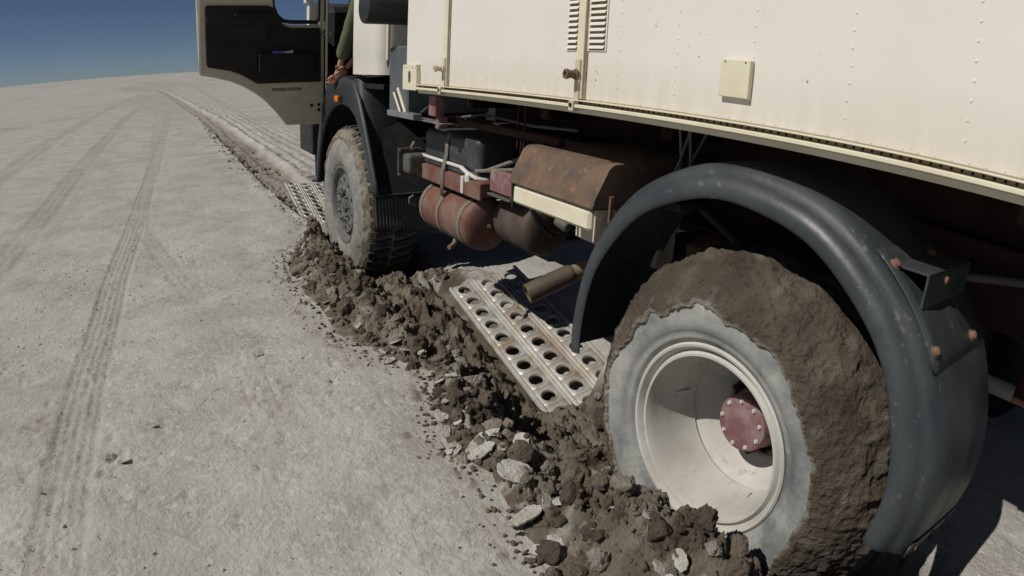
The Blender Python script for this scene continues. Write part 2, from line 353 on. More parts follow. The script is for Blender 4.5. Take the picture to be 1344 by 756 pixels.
def ground_fields(x, y):
    h = h0(y)+.006*fbm(x, y, f=1.1, oc=3, s=1)+.0035*fbm(x, y, f=9, oc=4, s=2)
    near = np.exp(-(np.hypot(x+1.2, y)/9)**2)
    h = h-near*.010*sm(.40, .60, fbm(x, y, f=24, oc=3, s=11))*sm(-.2, .3, fbm(x, y, f=1.7, oc=2, s=13))-near*.006*sm(.2, .6, fbm(x, y, f=4.5, oc=4, s=12))
    h = h+near*.0022*fbm(x, y, f=60, oc=2, s=3, billow=True)
    rg = sm(.05, .0, np.abs(fbm(x, y, f=1.5, oc=4, s=14)))*sm(-.1, .3, fbm(x, y, f=.6, oc=2, s=15)); h = h+near*.0045*rg*(.6+fbm(x, y, f=30, oc=2, s=16))
    damp = .45*sm(.1, .6, fbm(x, y, f=.45, oc=4, s=6)) + .30*sm(.15, .6, fbm(x, y, f=2.6, oc=4, s=7))
    damp = damp+.35*sm(.1, .5, fbm(x*.6+5, y*.12, f=.25, oc=3, s=8))*sm(6, 20, y)
    mud = np.zeros_like(x)
    for (sx, sy, sr, sa) in ((-1.27, 5.9, .20, .7), (-.92, 3.75, .13, .8), (-.92, 2.75, .10, 1.3), (-.95, 2.35, .16, .8), (-.98, 2.15, .12, .8), (-1.41, 2.2, .10, 1.), (-1.57, 2.02, .09, 1.4), (-1.93, 2.40, .11, 1.1), (-.72, 1.5, .15, .7), (-.8, 1.0, .2, .6), (-.62, 3.4, .12, .9), (-1.1, 4.6, .15, .7)):
        q = np.exp(-(((x-sx)/sr)**2+((y-sy)/sr/1.3)**2)*1.6); h = h+q*sa*.011*fbm(x, y, f=26, oc=4, s=111, billow=True); damp = damp+.5*q*sm(0., .4, fbm(x, y, f=18, oc=3, s=112))*sa
    def track(T, w, depth, st, y0, y1, lugs=True, s=0, ribs=0):
        nonlocal h, damp
        c = np.interp(y, T[:, 0], T[:, 1])+.01*fbm(y, x*0, f=.8, oc=2, s=60+s); d = (x-c)/(w/2)
        k = sm(1.08, .92, np.abs(d))*sm(y0, y0+.4, y)*sm(y1, y1*.8, y)*(.55+.45*sm(-.5, .2, fbm(x, y, f=1.3, oc=3, s=70+s)))
        g = np.zeros_like(x)
        if ribs: g = g+ (np.cos(d*ribs*math.pi) > .35)*1.0
        if lugs: g = g*.6+.7*(np.cos(y/.042*2*math.pi+np.sign(d)*.8) > .1)*(np.abs(d) > .38)
        h = h-depth*k*(.25+.75*g*near)-.0
        damp = np.maximum(damp, k*st*(.55+.45*g))
    track(TRA, .19, .010, .50, .8, 40, ribs=5, s=0)
    track(TRD, .16, .004, .35, 3.5, 60, ribs=3, s=3)
    track(TRB, .30, .010, .65, 2.2, 60, ribs=3, s=1)
    track(TRC, .34, .012, .70, 7.0, 90, ribs=2, s=2)
    track(TRE, .30, .012, .55, 6.4, 130, ribs=3, s=4)
    track(TRF, .30, .010, .40, 5.6, 130, ribs=3, s=5)
    track(np.array([(.5, -.95), (2.0, -.80), (2.5, -.93), (3, -.97), (4.5, -1.0)]), .14, .003, .12, .6, 3.6, ribs=2, s=8)
    # rut ahead of the front wheel
    c = np.interp(y, RUTL[:, 0], RUTL[:, 1])+.03*fbm(y, x*0, f=2.5, oc=4, s=80); wv = .42+.05*fbm(y, x*0, f=.7, oc=2, s=81)
    far = sm(5.0, 5.6, y)
    k = sm(-.02, .03, x-c)*sm(c+wv+.10, c+wv-.06, x)*far*sm(70, 45, y)
    dep = np.interp(y, [5, 6, 8, 12, 30, 60], [.12, .10, .075, .06, .05, .03])
    h = h-k*dep*(1+.25*fbm(x, y, f=6, oc=3, s=82))
    h = h+far*sm(60, 30, y)*.035*np.exp(-((x-c-wv-.10)/.07)**2)*(.8+.5*fbm(x, y, f=2, oc=2, s=83))
    h = h+far*k*.022*(fbm(x, y, f=16, oc=4, s=87, billow=True)-.1)+far*sm(60, 20, y)*.016*sm(1.2, .3, np.abs(x-c-wv-.35))*(np.sin((x-c)*34+2*fbm(y, x*0, f=.8, oc=2, s=88))*.5+fbm(x, y, f=9, oc=4, s=89, billow=True))
    damp = np.maximum(damp, far*sm(60, 20, y)*.45*sm(.15, .5, fbm(x*2, y*.5, f=3, oc=4, s=91))*sm(1.2, .3, np.abs(x-c-wv-.35)))
    lip = np.exp(-((x-c+.06)/.07)**2)*far*sm(60, 25, y)
    h = h+.022*lip*(fbm(x, y, f=7, oc=3, s=84, billow=True))
    damp = np.maximum(damp, k*.85); 
    mud = np.maximum(mud, k*(.30+.35*sm(-.2, .4, fbm(x, y, f=3, oc=4, s=85)))*sm(26, 8, y))
    # churned band: ground sheet drops out of sight below the mud
    xo, xc, zc = mud_fields(x, y)
    m = sm(.06, .12, x-xo)*sm(TXR+.24, TXR+.14, x)*sm(5.5, 5.35, y)*sm(-1.2, -1.1, y)
    edge = np.exp(-((x-xo+.05)/.10)**2)*sm(5.6, 5.2, y)
    crumbs = sm(.35, .6, fbm(x, y, f=14, oc=3, s=90)); h = h+.012*edge*crumbs; mud = np.maximum(mud, edge*crumbs*.7)
    damp = np.maximum(damp, edge*.35)
    h = h*(1-m)+(np.minimum(h, surf(x, y)[0])-.05)*m
    mud = np.maximum(mud, m)
    il = in_ladder(x, y); h = h*(1-il)+np.minimum(h, lad_plane(x, y)-.045)*il
    i2 = sm(-.02, .06, x)*sm(.62, .54, x)*sm(5.3, 5.5, y)*sm(7.0, 6.85, y); h = h-i2*.03
    return h, np.clip(damp, 0, 1), np.clip(mud, 0, 1)
def axis(segs):
    out = [segs[0][0]]
    for a, b, d0_, d1_ in segs:
        x = a
        while x < b-1e-9:
            t = (x-a)/(b-a); d = d0_+(d1_-d0_)*t; x = min(x+d, b); out.append(x)
    return np.array(sorted(set(out)))
gx = axis([(-2.9, -2.0, .022, .014), (-2.0, -1.5, .011, .011), (-1.5, -.75, .014, .012), (-.75, .9, .012, .012), (.9, 2.4, .02, .04), (2.4, 6, .05, .2)])
gxl = []; d = .025; x = -2.9
while x > -20000: x -= d; d *= 1.09 if d < .12 or x < -8 else 1.0; gxl.append(x); 
gxr = []; d = .2; x = 6
while x < 20000: x += d; d *= 1.15; gxr.append(x)
gx = np.concatenate([np.array(gxl[::-1]), gx, np.array(gxr)])
gy = axis([(-1.3, .6, .05, .03), (.6, 3.2, .011, .012), (3.2, 5.6, .013, .02), (5.6, 12, .02, .05), (12, 30, .05, .2), (30, 80, .2, .8)])
gyf = []; d = .8; y = 80
while y < 30000: y += d; d *= 1.12; gyf.append(y)
gyb = []; d = .2; y = -1.3
while y > -3000: y -= d; d *= 1.4; gyb.append(y)
gy = np.concatenate([np.array(gyb[::-1]), gy, np.array(gyf)])
X, Y = np.meshgrid(gx, gy, indexing='ij')
H, DA, MU = ground_fields(X, Y)
farm = sm(60, 200, np.hypot(X, Y)); H = H*(1-farm)+.2*farm
# the pan lifts by a hair into a far low shore on the right
g = grid_mesh('salt_pan', np.stack([X, Y, H], -1), SALT, attrs={'damp': DA, 'mud': MU}, loc=(0, 0, 0)); tag(g, kind='structure')

# churned mud band
mx = axis([(-.72, .62, .0085, .0085), (.62, .92, .012, .016)]); my = axis([(-1.15, .3, .03, .02), (.3, 3.4, .0085, .0095), (3.4, 5.45, .0105, .014)])
X, Y = np.meshgrid(mx, my, indexing='ij')
H, env = surf(X, Y)
# keep the mud out of the tyres
for yc in (.949, 4.343):
    dd = np.sqrt(np.clip(.545**2-(Y-yc)**2, 0, None)); tz = .57-dd
    inx = sm(.0, .04, X)*sm(.42, .38, X)*(np.abs(Y-yc) < .545)
    H = np.where(inx > 0, H*(1-inx)+np.minimum(H, tz-.0)*inx, H)
edge = np.clip((X-np.interp(Y, KY, KXO)+.02)/.06, 0, 1)*np.clip((TXR+.30-X)/.08, 0, 1)*sm(5.42, 5.3, Y)
H = H-(1-edge)*.035
dry = .75*sm(.25, .5, fbm(X, Y, f=11, oc=4, s=101))*sm(.30, .0, np.abs(X-np.interp(Y, KY, KXO)-.05))
dry = np.maximum(dry, sm(TXR-.02, TXR+.10, X+.06*fbm(X, Y, f=6, oc=3, s=102)))
dry = np.maximum(dry, .9*sm(.02, .2, fbm(X, Y, f=5, oc=3, s=103))*sm(2.9, 3.1, Y)*sm(3.75, 3.5, Y)*sm(.15, .3, X))
mudo = grid_mesh('churned_mud', np.stack([X, Y, H], -1), MUD, attrs={'dry': np.clip(dry, 0, 1)})
tag(mudo, 'band of wet brown mud churned up along the truck wheels', 'mud', kind='stuff')

# ---- clods
def ico(sub, seed, flat=.0, amp=.32, jag=1.):
    b = bmesh.new(); bmesh.ops.create_icosphere(b, subdivisions=sub, radius=1.)
    V = np.array([v.co[:] for v in b.verts]); F = [tuple(v.index for v in f.verts) for f in b.faces]; b.free()
    r = np.random.default_rng(seed); s = np.array([1, r.uniform(.65, .95), r.uniform(.5, .8)])
    n = fbm(V[:, 0]+seed*7.7, V[:, 1], V[:, 2], f=1.2, oc=3, s=seed)*amp*1.7 + (fbm(V[:, 0]+seed, V[:, 1], V[:, 2], f=2.6, oc=4, s=seed+50, billow=True, gain=.6)-.2)*amp*1.15*jag
    V = V*np.clip(1+n, .35, 1.6)[:, None]*s
    for k in range(5):                                     # broken faces
        d = r.normal(size=3); d /= np.linalg.norm(d); c = r.uniform(.55, .85); q = V@d
        V = V-np.outer(np.clip(q-c, 0, None)*.85, d)
    return V, F
def sheet_z(x, y):
    x = np.atleast_1d(x).astype(float); y = np.atleast_1d(y).astype(float)
    m, e = mud_height(x, y); il = in_ladder(x, y)
    m = m*(1-il)+np.minimum(m, lad_plane(x, y)-.055)*il
    xo = np.interp(y, KY, KXO); g = h0(y)
    return np.where(x < xo+.02, g, m)
def blocked(x, y, r):
    for yc in (.949, 4.343):
        if -.01-r*.6 < x < .42 and abs(y-yc) < .52: return True
    if .20 < x < .95 and 2.08 < y < 3.34: return True
    if .02 < x < .3 and 1.85 < y < 2.6 and r > .012: return True
    return False
# sizes & places
spots = []
tries = 0
while len(spots) < 2500:
    y = rng.uniform(.25, 5.1) if rng.random() < .72 else rng.uniform(.3, 2.6)
    xo, xc = np.interp(y, KY, KXO), np.interp(y, KY, KXC)
    u = rng.random()
    if u < .62: x = xo+(.10+xc-xo)*rng.beta(1.5, 1.1)+.0
    elif u < .80: x = rng.uniform(xc, .55)
    else:
        x = xo-rng.exponential(.045)
        if rng.random() < .4: continue
    r = .0060*(rng.pareto(1.45)+1)
    if x < xo: r = min(r, .013)*max(.45, math.exp((x-xo)/.15))
    if r > .062: continue
    if blocked(x, y, r): continue
    if y > 4.6 and x < -.1: r *= .5
    spots.append((r, x, y))
spots.sort(reverse=True)
zz = sheet_z(np.array([s[1] for s in spots]), np.array([s[2] for s in spots]))
big_v = [ico(4, 100+k) for k in range(7)]
big_me = []
for k, (V, F) in enumerate(big_v):
    me = bpy.data.meshes.new('mud_clod'); me.from_pydata(V.tolist(), [], F); me.update()
    me.polygons.foreach_set('use_smooth', [True]*len(F)); me.materials.append(CLOD); big_me.append(me)
CLODW = mat('wet_mud_clod', (.085, .067, .048), .8, spec=.3, bump=1., bscale=90, bdist=.016, col2=(.13, .105, .078), nscale=8)
CLODD = mat('dry_mud_clod', (.25, .22, .18), .95, spec=.15, bump=1., bscale=90, bdist=.016, col2=(.35, .32, .275), nscale=9)
for k, me in enumerate(big_me): me.materials[0] = (CLOD, CLODW, CLOD, CLODD, CLOD, CLODW, CLODD)[k]
for (px_, py_, pr_) in ((-.165, .77, .040), (-.19, .92, .042), (-.21, 1.04, .040), (-.14, .66, .038), (-.25, .84, .045), (-.30, 1.42, .045)): spots.insert(0, (pr_, px_, py_))
zz = sheet_z(np.array([s[1] for s in spots]), np.array([s[2] for s in spots]))
NB = 260
for i in range(NB):
    r, x, y = spots[i]; o = bpy.data.objects.new('mud_clod', big_me[i % 7]); link(o, None, (x, y, zz[i]+r*.12))
    o.scale = (r, r, r); o.rotation_euler = tuple(rng.uniform(0, 6.28, 3))
    tone = ('brown', 'dark wet', 'brown', 'pale dry', 'brown', 'dark wet', 'pale dry')[i % 7]
    size = 'large' if r > .042 else 'fist-sized' if r > .026 else 'small'
    xo_, xc_ = np.interp(y, KY, KXO), np.interp(y, KY, KXC)
    where = 'before the rear wheel' if y < 1.25 else 'near the ladder end' if y < 1.95 else 'left of the ladder' if y < 3.1 else 'between ladder and front wheel' if y < 3.8 else 'beside the front wheel'
    side = 'outer slope' if x < xc_-.03 else 'crest' if x < xc_+.08 else 'truck side'
    tag(o, f'{size} {tone} mud lump on the {side}, {where}', 'mud clod', 'lumps of mud thrown up along the wheels')
def joined(name, items, variants, m, label, cat):
    VV = []; FF = []; n = 0
    for (r, x, y, z) in items:
        V, F = variants[rng.integers(len(variants))]
        q = rng.normal(size=4); q /= np.linalg.norm(q); w, a, b_, c = q
        Rm = np.array([[1-2*(b_*b_+c*c), 2*(a*b_-w*c), 2*(a*c+w*b_)], [2*(a*b_+w*c), 1-2*(a*a+c*c), 2*(b_*c-w*a)], [2*(a*c-w*b_), 2*(b_*c+w*a), 1-2*(a*a+b_*b_)]])
        VV.append((V@Rm.T)*r+np.array([x, y, z])); FF.append(np.array(F)+n); n += len(V)
    V = np.concatenate(VV); F = np.concatenate(FF); c = V.mean(0)
    me = bpy.data.meshes.new(name); me.vertices.add(len(V)); me.vertices.foreach_set('co', (V-c).astype(np.float32).ravel())
    me.loops.add(F.size); me.loops.foreach_set('vertex_index', F.astype(np.int32).ravel())
    me.polygons.add(len(F)); me.polygons.foreach_set('loop_start', np.arange(0, F.size, 3, dtype=np.int32)); me.polygons.foreach_set('loop_total', np.full(len(F), 3, dtype=np.int32))
    me.update(calc_edges=True); me.polygons.foreach_set('use_smooth', [True]*len(F)); me.materials.append(m)
    o = link(bpy.data.objects.new(name, me), None, c); return tag(o, label, cat, kind='stuff')
smv = [ico(2, 200+k) for k in range(8)]
joined('mud_crumbs', [(s[0], s[1], s[2], zz[i]+s[0]*.3) for i, s in list(enumerate(spots))[NB:]], smv, CLOD, 'crumbs and small lumps of brown mud scattered over the churned band', 'mud crumbs')
# crumbs along the rut ahead and pale grit over the pan
it = []
for _ in range(500):
    y = rng.uniform(5.2, 16)**1.0; c = np.interp(y, RUTL[:, 0], RUTL[:, 1]); x = c-.05+rng.normal()*.07 if rng.random() < .6 else c+rng.uniform(0, .4)
    r = .007*(rng.pareto(2.2)+1); r = min(r, .035); it.append((r, x, y, .2+(-.07 if x > c+.05 else .0)+r*.2))
joined('rut_crumbs', it, smv, MUD, 'crumbs of crust broken off along the edge of the rut ahead of the truck', 'mud crumbs')
it = []
for _ in range(1500):
    x = rng.uniform(-2.6, -.45); y = rng.uniform(.5, 5.5); r = min(.0022*(rng.pareto(2.6)+1), .009); it.append((r, x, y, h0(y)+.001))
joined('salt_grit', it, smv[:4], SLAB, 'pale grit strewn over the grey salt pan', 'grit')

# ---- broken crust slabs
def slab_mesh(seed, th=.17):
    r = np.random.default_rng(seed); n = 26; a = np.linspace(0, 2*math.pi, n, endpoint=False)+r.uniform(-.08, .08, n)
    rad = .86+.22*np.interp(np.arange(n), np.linspace(0, n, 8), np.append(r.uniform(-1, 1, 7), 0))+r.uniform(-.07, .07, n); ring = np.stack([rad*np.cos(a), rad*np.sin(a)*r.uniform(.6, .9)], -1)
    V = []; F = []
    lv = [(0., .90), (.6, 1.0), (1.0, .985)]
    for (z, k) in lv:
        for p in ring: V.append((p[0]*k, p[1]*k, z*th+.05*r.normal()*th))
    for l in range(2):
        for i in range(n): F.append((l*n+i, l*n+(i+1) % n, (l+1)*n+(i+1) % n, (l+1)*n+i))
    for p in ring: V.append((p[0]*.5, p[1]*.5, th*(1.0+.16*r.normal())))
    for i in range(n): F.append((2*n+i, 2*n+(i+1) % n, 3*n+(i+1) % n, 3*n+i))
    V.append((0, 0, th*1.05))
    for i in range(n): F.append((3*n+i, 3*n+(i+1) % n, 4*n))
    F.append(tuple(range(n))[::-1])
    me = bpy.data.meshes.new('crust_slab'); me.from_pydata([tuple(v) for v in V], [], F); me.update(); me.materials.append(SLAB)
    me.polygons.foreach_set('use_smooth', [True]*len(F)); me.set_sharp_from_angle(angle=R_(35)); return me
slabs = [slab_mesh(s) for s in range(6)]
def slab(i, x, y, r, tilt, label, group=None, dz=0., cat='crust slab'):
    z = float(sheet_z(x, y)[0]); o = bpy.data.objects.new('crust_slab', slabs[i % 6]); link(o, None, (x, y, z+dz+.01))
    o.scale = (r, r, r*.8); o.rotation_euler = (tilt[0], tilt[1], tilt[2]); return tag(o, label, cat, group)
slab(0, -.36, 1.57, .088, (-.15, -.22, .4), 'large pale slab of salt crust tilted on the brown mud, nearest the ladder corner')
slab(1, -.262, 1.49, .052, (-.3, -.2, 1.2), 'small pale crust slab wedged beside the large tilted one', dz=.01)
slab(2, -.36, 1.36, .078, (-.12, -.25, 2.2), 'broad pale crust slab below the small square mud block', dz=.008)
slab(3, -.43, 1.19, .066, (-.3, -.15, .2), 'long pale crust slab standing at the mud edge low in the picture', dz=.01)
for i in range(70):
    y = rng.uniform(.6, 4.3) if i < 45 else rng.uniform(1.2, 2.9); xo, xc = np.interp(y, KY, KXO), np.interp(y, KY, KXC)
    x = xo+rng.uniform(-.02, .75)*(xc-xo)
    slab(i, x, y, rng.uniform(.014, .036), tuple(rng.uniform(-.6, .5, 2))+(rng.uniform(0, 6),), 'pale broken piece of salt crust lying in the brown mud band', 'small pieces of salt crust in the mud')
slab(4, -1.585, 2.03, .035, (.5, .45, .4), 'grey flake of crust lifted beside a small dark break in the pan', dz=-.006, cat='crust flake')
slab(5, -1.53, 2.00, .028, (-.2, .5, 1.4), 'thin crust flake lying flat right of the lifted flake', dz=-.008, cat='crust flake')
slab(2, -1.42, 2.21, .022, (.4, .5, 2.4), 'small crust flake sticking up above and right of the dark break', dz=-.008, cat='crust flake')
slab(1, -.92, 2.74, .028, (.2, .1, .3), 'brown flake of crust alone on the pan left of the mud band', dz=-.01, cat='crust flake')

# ================================================================ SAND LADDERS
def ladder(name, O, a, b, c, p, q, n, label):
    ca, sa, cb, sb, cc, sc_ = math.cos(a), math.sin(a), math.cos(b), math.sin(b), math.cos(c), math.sin(c)
    Mm = Matrix(((ca, -sa, 0), (sa, ca, 0), (0, 0, 1))) @ Matrix(((1, 0, 0), (0, cb, -sb), (0, sb, cb))) @ Matrix(((cc, 0, sc_), (0, 1, 0), (-sc_, 0, cc)))
    mb = MB(); NS = 24
    def W_(x, y, z): return Vector(O)+Mm@Vector((x, y, z))
    w = q*.70
    for j, off in ((0, 0), (1, -.067*p), (2, -.135*p)):
        for i in range(n):
            cx, cy = j*q, -i*p+off
            rings = []
            sq = []
            for k in range(NS):
                t = 2*math.pi*k/NS; c_, s_ = math.cos(t), math.sin(t); m_ = max(abs(c_), abs(s_)); sq.append((cx+c_/m_*w/2, cy+s_/m_*p/2, 0))
            rings.append(sq)
            for (r, z) in ((.047, .0), (.0435, .0045), (.040, .0045), (.0355, -.002), (.033, -.012)):
                rings.append([(cx+math.cos(2*math.pi*k/NS)*r, cy+math.sin(2*math.pi*k/NS)*r, z) for k in range(NS)])
            V = [W_(*pt) for rg in rings for pt in rg]
            F = [(l*NS+k, l*NS+(k+1) % NS, (l+1)*NS+(k+1) % NS, (l+1)*NS+k) for l in range(len(rings)-1) for k in range(NS)]
            mb.add(V, F)
    L0, L1 = p*.5, -(n-.5)*p
    def strip(prof):
        v = []; 
        ys = np.linspace(L0, L1, 26)
        for y in ys:
            for (x, z) in prof: v.append(W_(x, y, z))
        P = len(prof); f = [(i*P+k, i*P+k+1, (i+1)*P+k+1, (i+1)*P+k) for i in range(len(ys)-1) for k in range(P-1)]; mb.add(v, f)
    g = q-w
    for j in (0, 1):
        x0 = j*q+w/2
        strip([(x0+g*t, z) for t, z in ((0, 0), (.10, .004), (.20, .012), (.30, .012), (.42, .004), (.5, .001), (.58, .004), (.70, .012), (.80, .012), (.90, .004), (1, 0))])
    strip([(-w/2, 0), (-w/2-.008, .010), (-w/2-.018, .010), (-w/2-.026, .0), (-w/2-.027, -.022)])
    x0 = 2*q+w/2; strip([(x0, 0), (x0+.008, .010), (x0+.018, .010), (x0+.026, .0), (x0+.027, -.022)])
    Mi = np.array(Mm.transposed()); loc_ = (np.array(mb.v)-np.array(O))@Mi.T
    rs_ = np.clip(np.exp(-((loc_[:, 0]-q*1.25)/.055)**2)*(.75+.9*fbm(loc_[:, 0], loc_[:, 1], f=9, oc=3, s=500)), 0, 1)*(.55 if O[1] < 5 else .15)
    rs_ = np.maximum(rs_, (.45 if O[1] < 5 else .1)*sm(.3, .65, fbm(loc_[:, 0], loc_[:, 1], f=7, oc=4, s=510)))
    o = mb.build(name, ALU, smooth=50, attrs={'rust': rs_}); m = o.modifiers.new('thick', 'SOLIDIFY'); m.thickness = .0025; m.offset = -1
    bpy.context.view_layer.update()
    dg = bpy.context.evaluated_depsgraph_get(); me = bpy.data.meshes.new_from_object(o.evaluated_get(dg)); o.modifiers.clear(); o.data = me
    return tag(o, label, 'sand ladder')
ladder('sand_ladder', LAD[0], *LAD[1], .129, .152, 10, 'silver perforated metal sand ladder running under the mud-caked rear wheel, exhaust pipe above it')
ladder('sand_ladder', (.135, 6.80, .285), -.02, .215, .10, .114, .151, 12, 'silver sand ladder lying in the rut ahead of the front wheel')

# ================================================================ TRUCK
T = thing('expedition_truck', 'cream box-bodied expedition truck with its rear wheel sunk in mud and the driver door open', 'truck', (1.0, 2.6, .2))
XB = -.05
# ---- box body with a recessed slot
mb = MB(); mb.box((XB, -1.0, 1.454), (2.25, 3.03, 3.5), .003)
body = mb.build('box_body', CREAM, T)
mb = MB()      # skirt lip of the floor rail
mb.box((XB-.030, -1.0, 1.4285), (XB+.05, 2.846, 1.4395), .002); mb.box((XB-.012, -1.0, 1.412), (XB+.06, 2.846, 1.4275), .002)
mb.box((XB-.026, -1.0, 1.4500), (XB+.02, 2.846, 1.4535), .001)
mb.build('floor_rail', CREAM2, body)
mb = MB(); mb.box((XB-.006, -1.0, 1.4390), (XB+.03, 2.845, 1.4510)); mb.build('rail_channel', CHAN, body)
mb = MB()
y = 2.80
while y > -.6: mb.lathe([(0, 0), (0, .0032), (.0014, .0030), (.0014, 0)], (XB-.0062, y, 1.445), (-1, 0, 0), 8); y -= .0215
mb.build('rail_holes', DARKHOLE, body)['kind'] = 'stuff'
mb = MB()
y = 2.82
while y > -.6:
    mb.lathe([(-.001, .0034), (.0008, .0028), (.0013, .0014), (.0013, 0)], (XB, y, 1.4615), (-1, 0, 0), 8); y -= .035
for yc in (-.10, .16, .42, .684, .942, 1.19, 1.42, 1.92, 2.19, 2.40, 2.80):
    z = 1.5
    while z < 2.2: mb.lathe([(-.001, .0038), (.0011, .0031), (.0018, .0014), (.0018, 0)], (XB, yc+.001*math.sin(z*50), z), (-1, 0, 0), 8); z += .0365
mb.build('rivets', CREAM, body, smooth=40)['kind'] = 'stuff'
# panel patches: filler plate
mb = MB(); mb.box((XB-.016, .936, 1.510), (XB-.001, 1.026, 1.600), .0015)
sp = mb.build('cover_plate', CREAM2, body)
for yy in (.950, 1.012): mb = MB(); mb.bolt((XB-.016, yy, 1.594), (-1, 0, 0), .002, .0015); mb.build('screw', RUSTB, body)
# corner bracket with slot
mb = MB(); NS = 20; cy, cz = 2.935, 1.486
outer = []; inner = []
for k in range(NS):
    t = 2*math.pi*k/NS+.0001; c, s = math.cos(t), math.sin(t); m_ = max(abs(c)/.089, abs(s)/.062); outer.append((cy+c/m_, cz+s/m_)); inner.append((cy+c*.016, cz+s*.014+(.018 if s > 0 else -.018)))
v = [(XB-.022, a, b) for a, b in outer]+[(XB-.022, a, b) for a, b in inner]+[(XB-.010, a, b) for a, b in inner]+[(XB+.0, a, b) for a, b in outer]
f = [(k, (k+1) % NS, NS+(k+1) % NS, NS+k) for k in range(NS)]+[(NS+k, NS+(k+1) % NS, 2*NS+(k+1) % NS, 2*NS+k) for k in range(NS)]+[(k, (k+1) % NS, 3*NS+(k+1) % NS, 3*NS+k) for k in range(NS)]
mb.add(v, f); mb.build('corner_bracket', CREAM2, body)
mb = MB(); mb.box((XB-.010, 2.915, 1.452), (XB-.002, 2.955, 1.520)); mb.build('bracket_slot', DARKHOLE, body)
for yy in (2.865, 2.90, 2.97, 3.00):
    mb = MB(); mb.bolt((XB-.022, yy, 1.535), (-1, 0, 0), .0035, .003); mb.build('bracket_screw', CREAMD, body)
# door posts with bars, handles, clips
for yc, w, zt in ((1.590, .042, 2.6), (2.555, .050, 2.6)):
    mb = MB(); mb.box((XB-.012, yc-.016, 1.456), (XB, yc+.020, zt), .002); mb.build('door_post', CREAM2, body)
    mb = MB(); mb.box((XB-.004, yc-.026, 1.456), (XB+.002, yc-.0165, zt), .001); mb.build('post_shadow_strip', CHAN, body)  # dark strip painted in for the shadow along the post
    mb = MB(); mb.box((XB-.036, yc-.010, 1.418), (XB-.012, yc+.014, 1.452), .002)
    mb.box((XB-.019, yc-.010, 1.4505), (XB-.0122, yc+.014, 1.580), .002); mb.build('door_clip', CREAMD, body)
    mb = MB(); mb.lathe([(0, .0), (0, .011), (.004, .017), (.012, .017), (.014, .013), (.034, .012), (.036, .016), (.046, .016), (.047, .009), (.040, .008), (.040, 0)], (XB-.012, yc+.004, 1.532), (-1, .12, 0), 16)
    mb.build('door_lock', CREAMD if yc > 2 else RUST, body, smooth=35)
    mb = MB(); mb.lathe([(0, .0), (0.001, .007), (.0025, .007), (.0025, 0)], (XB-.0365, yc+.002, 1.437), (-1, 0, 0), 12); mb.build('clip_hole', DARKHOLE, body)
mb = MB()
for (yc, zc, n_) in ((1.70, 1.535, 7), (1.52, 1.54, 9), (2.62, 1.60, 4), (1.10, 1.66, 4), (.80, 1.58, 3), (1.30, 1.70, 3)):
    for k in range(n_):
        y_, z_ = yc+rng.normal()*.018, zc+rng.normal()*.024; q = rng.uniform(.0012, .0035)
        mb.add([(XB-.0004, y_+q*math.cos(a_q)*rng.uniform(.5, 1), z_+q*math.sin(a_q)*rng.uniform(.6, 1.3)) for a_q in np.linspace(0, 2*math.pi, 7)[:-1]], [tuple(range(6))])
mb.build('paint_chips', CHAN, body)['kind'] = 'stuff'
# ventilation louvre with single slats
mb = MB()
for (y0, y1) in ((1.478, 1.566), (1.6125, 1.676)):
    mb.box((XB-.004, y0, 1.605), (XB-.0005, y1, 1.610), .001); mb.box((XB-.004, y0, 1.6101), (XB-.0005, y0+.006, 1.99), .001); mb.box((XB-.004, y1-.006, 1.6101), (XB-.0005, y1, 1.99), .001)
vent = mb.build('vent', CREAM, T)
mb = MB(); mb.box((XB-.0018, 1.485, 1.6105), (XB-.0003, 1.5595, 1.985)); mb.box((XB-.0018, 1.619, 1.6105), (XB-.0003, 1.6695, 1.985)); mb.build('vent_backing', CHAN, vent)
slm = {}
for (y0, y1) in ((1.4855, 1.5590), (1.6195, 1.6690)):
    z = 1.613
    while z < 1.97:
        mb = MB(); v = [(XB-.0015, y0, z+.0105), (XB-.0015, y1, z+.0105), (XB-.0095, y1, z+.0015), (XB-.0095, y0, z+.0015), (XB-.0095, y0, z), (XB-.0095, y1, z), (XB-.002, y1, z+.0090), (XB-.002, y0, z+.0090)]
        if (y0, 'm') not in slm:
            s_ = mb.add(v, [(0, 1, 2, 3), (3, 2, 5, 4), (4, 5, 6, 7), (7, 6, 1, 0), (0, 3, 4, 7), (1, 6, 5, 2)]).build('slat', CREAM, vent); slm[(y0, 'm')] = (s_, z)
        else:
            s0, z0 = slm[(y0, 'm')]; s_ = bpy.data.objects.new('slat', s0.data); COL.objects.link(s_); s_.parent = vent; s_.location = s0.location+Vector((0, 0, z-z0))
        z += .0178

# ---- chassis
mb = MB()
for xr in (.50, 1.50):
    mb.box((xr, -.9, 1.02), (xr+.075, 5.3, 1.24), .004)
mb.box((.575, -.9, 1.245), (.64, 3.0, 1.41), .004); mb.box((.30, -.9, 1.375), (.36, 3.0, 1.411), .003)
ch = mb.build('chassis_frame', REDO, T)
for yc in (-.4, .35, 1.55, 2.3, 3.0):
    mb = MB(); mb.box((.30, yc-.03, 1.33), (2.1, yc+.03, 1.41), .004); mb.build('cross_member', REDO, ch)
mb = MB()
for xr in (.18, .2): pass
mb.tube([(.25, .949, .58), (.75, .949, .60), (.9, .949, .62), (1.1, .949, .62), (1.25, .949, .60), (1.75, .949, .58)], [.07, .075, .15, .15, .075, .07], 16); mb.build('rear_axle', REDO, T, smooth=60)
mb = MB(); mb.tube([(.25, 4.343, .56), (1.75, 4.343, .56)], .06, 14); mb.build('front_axle', REDO, T, smooth=60)
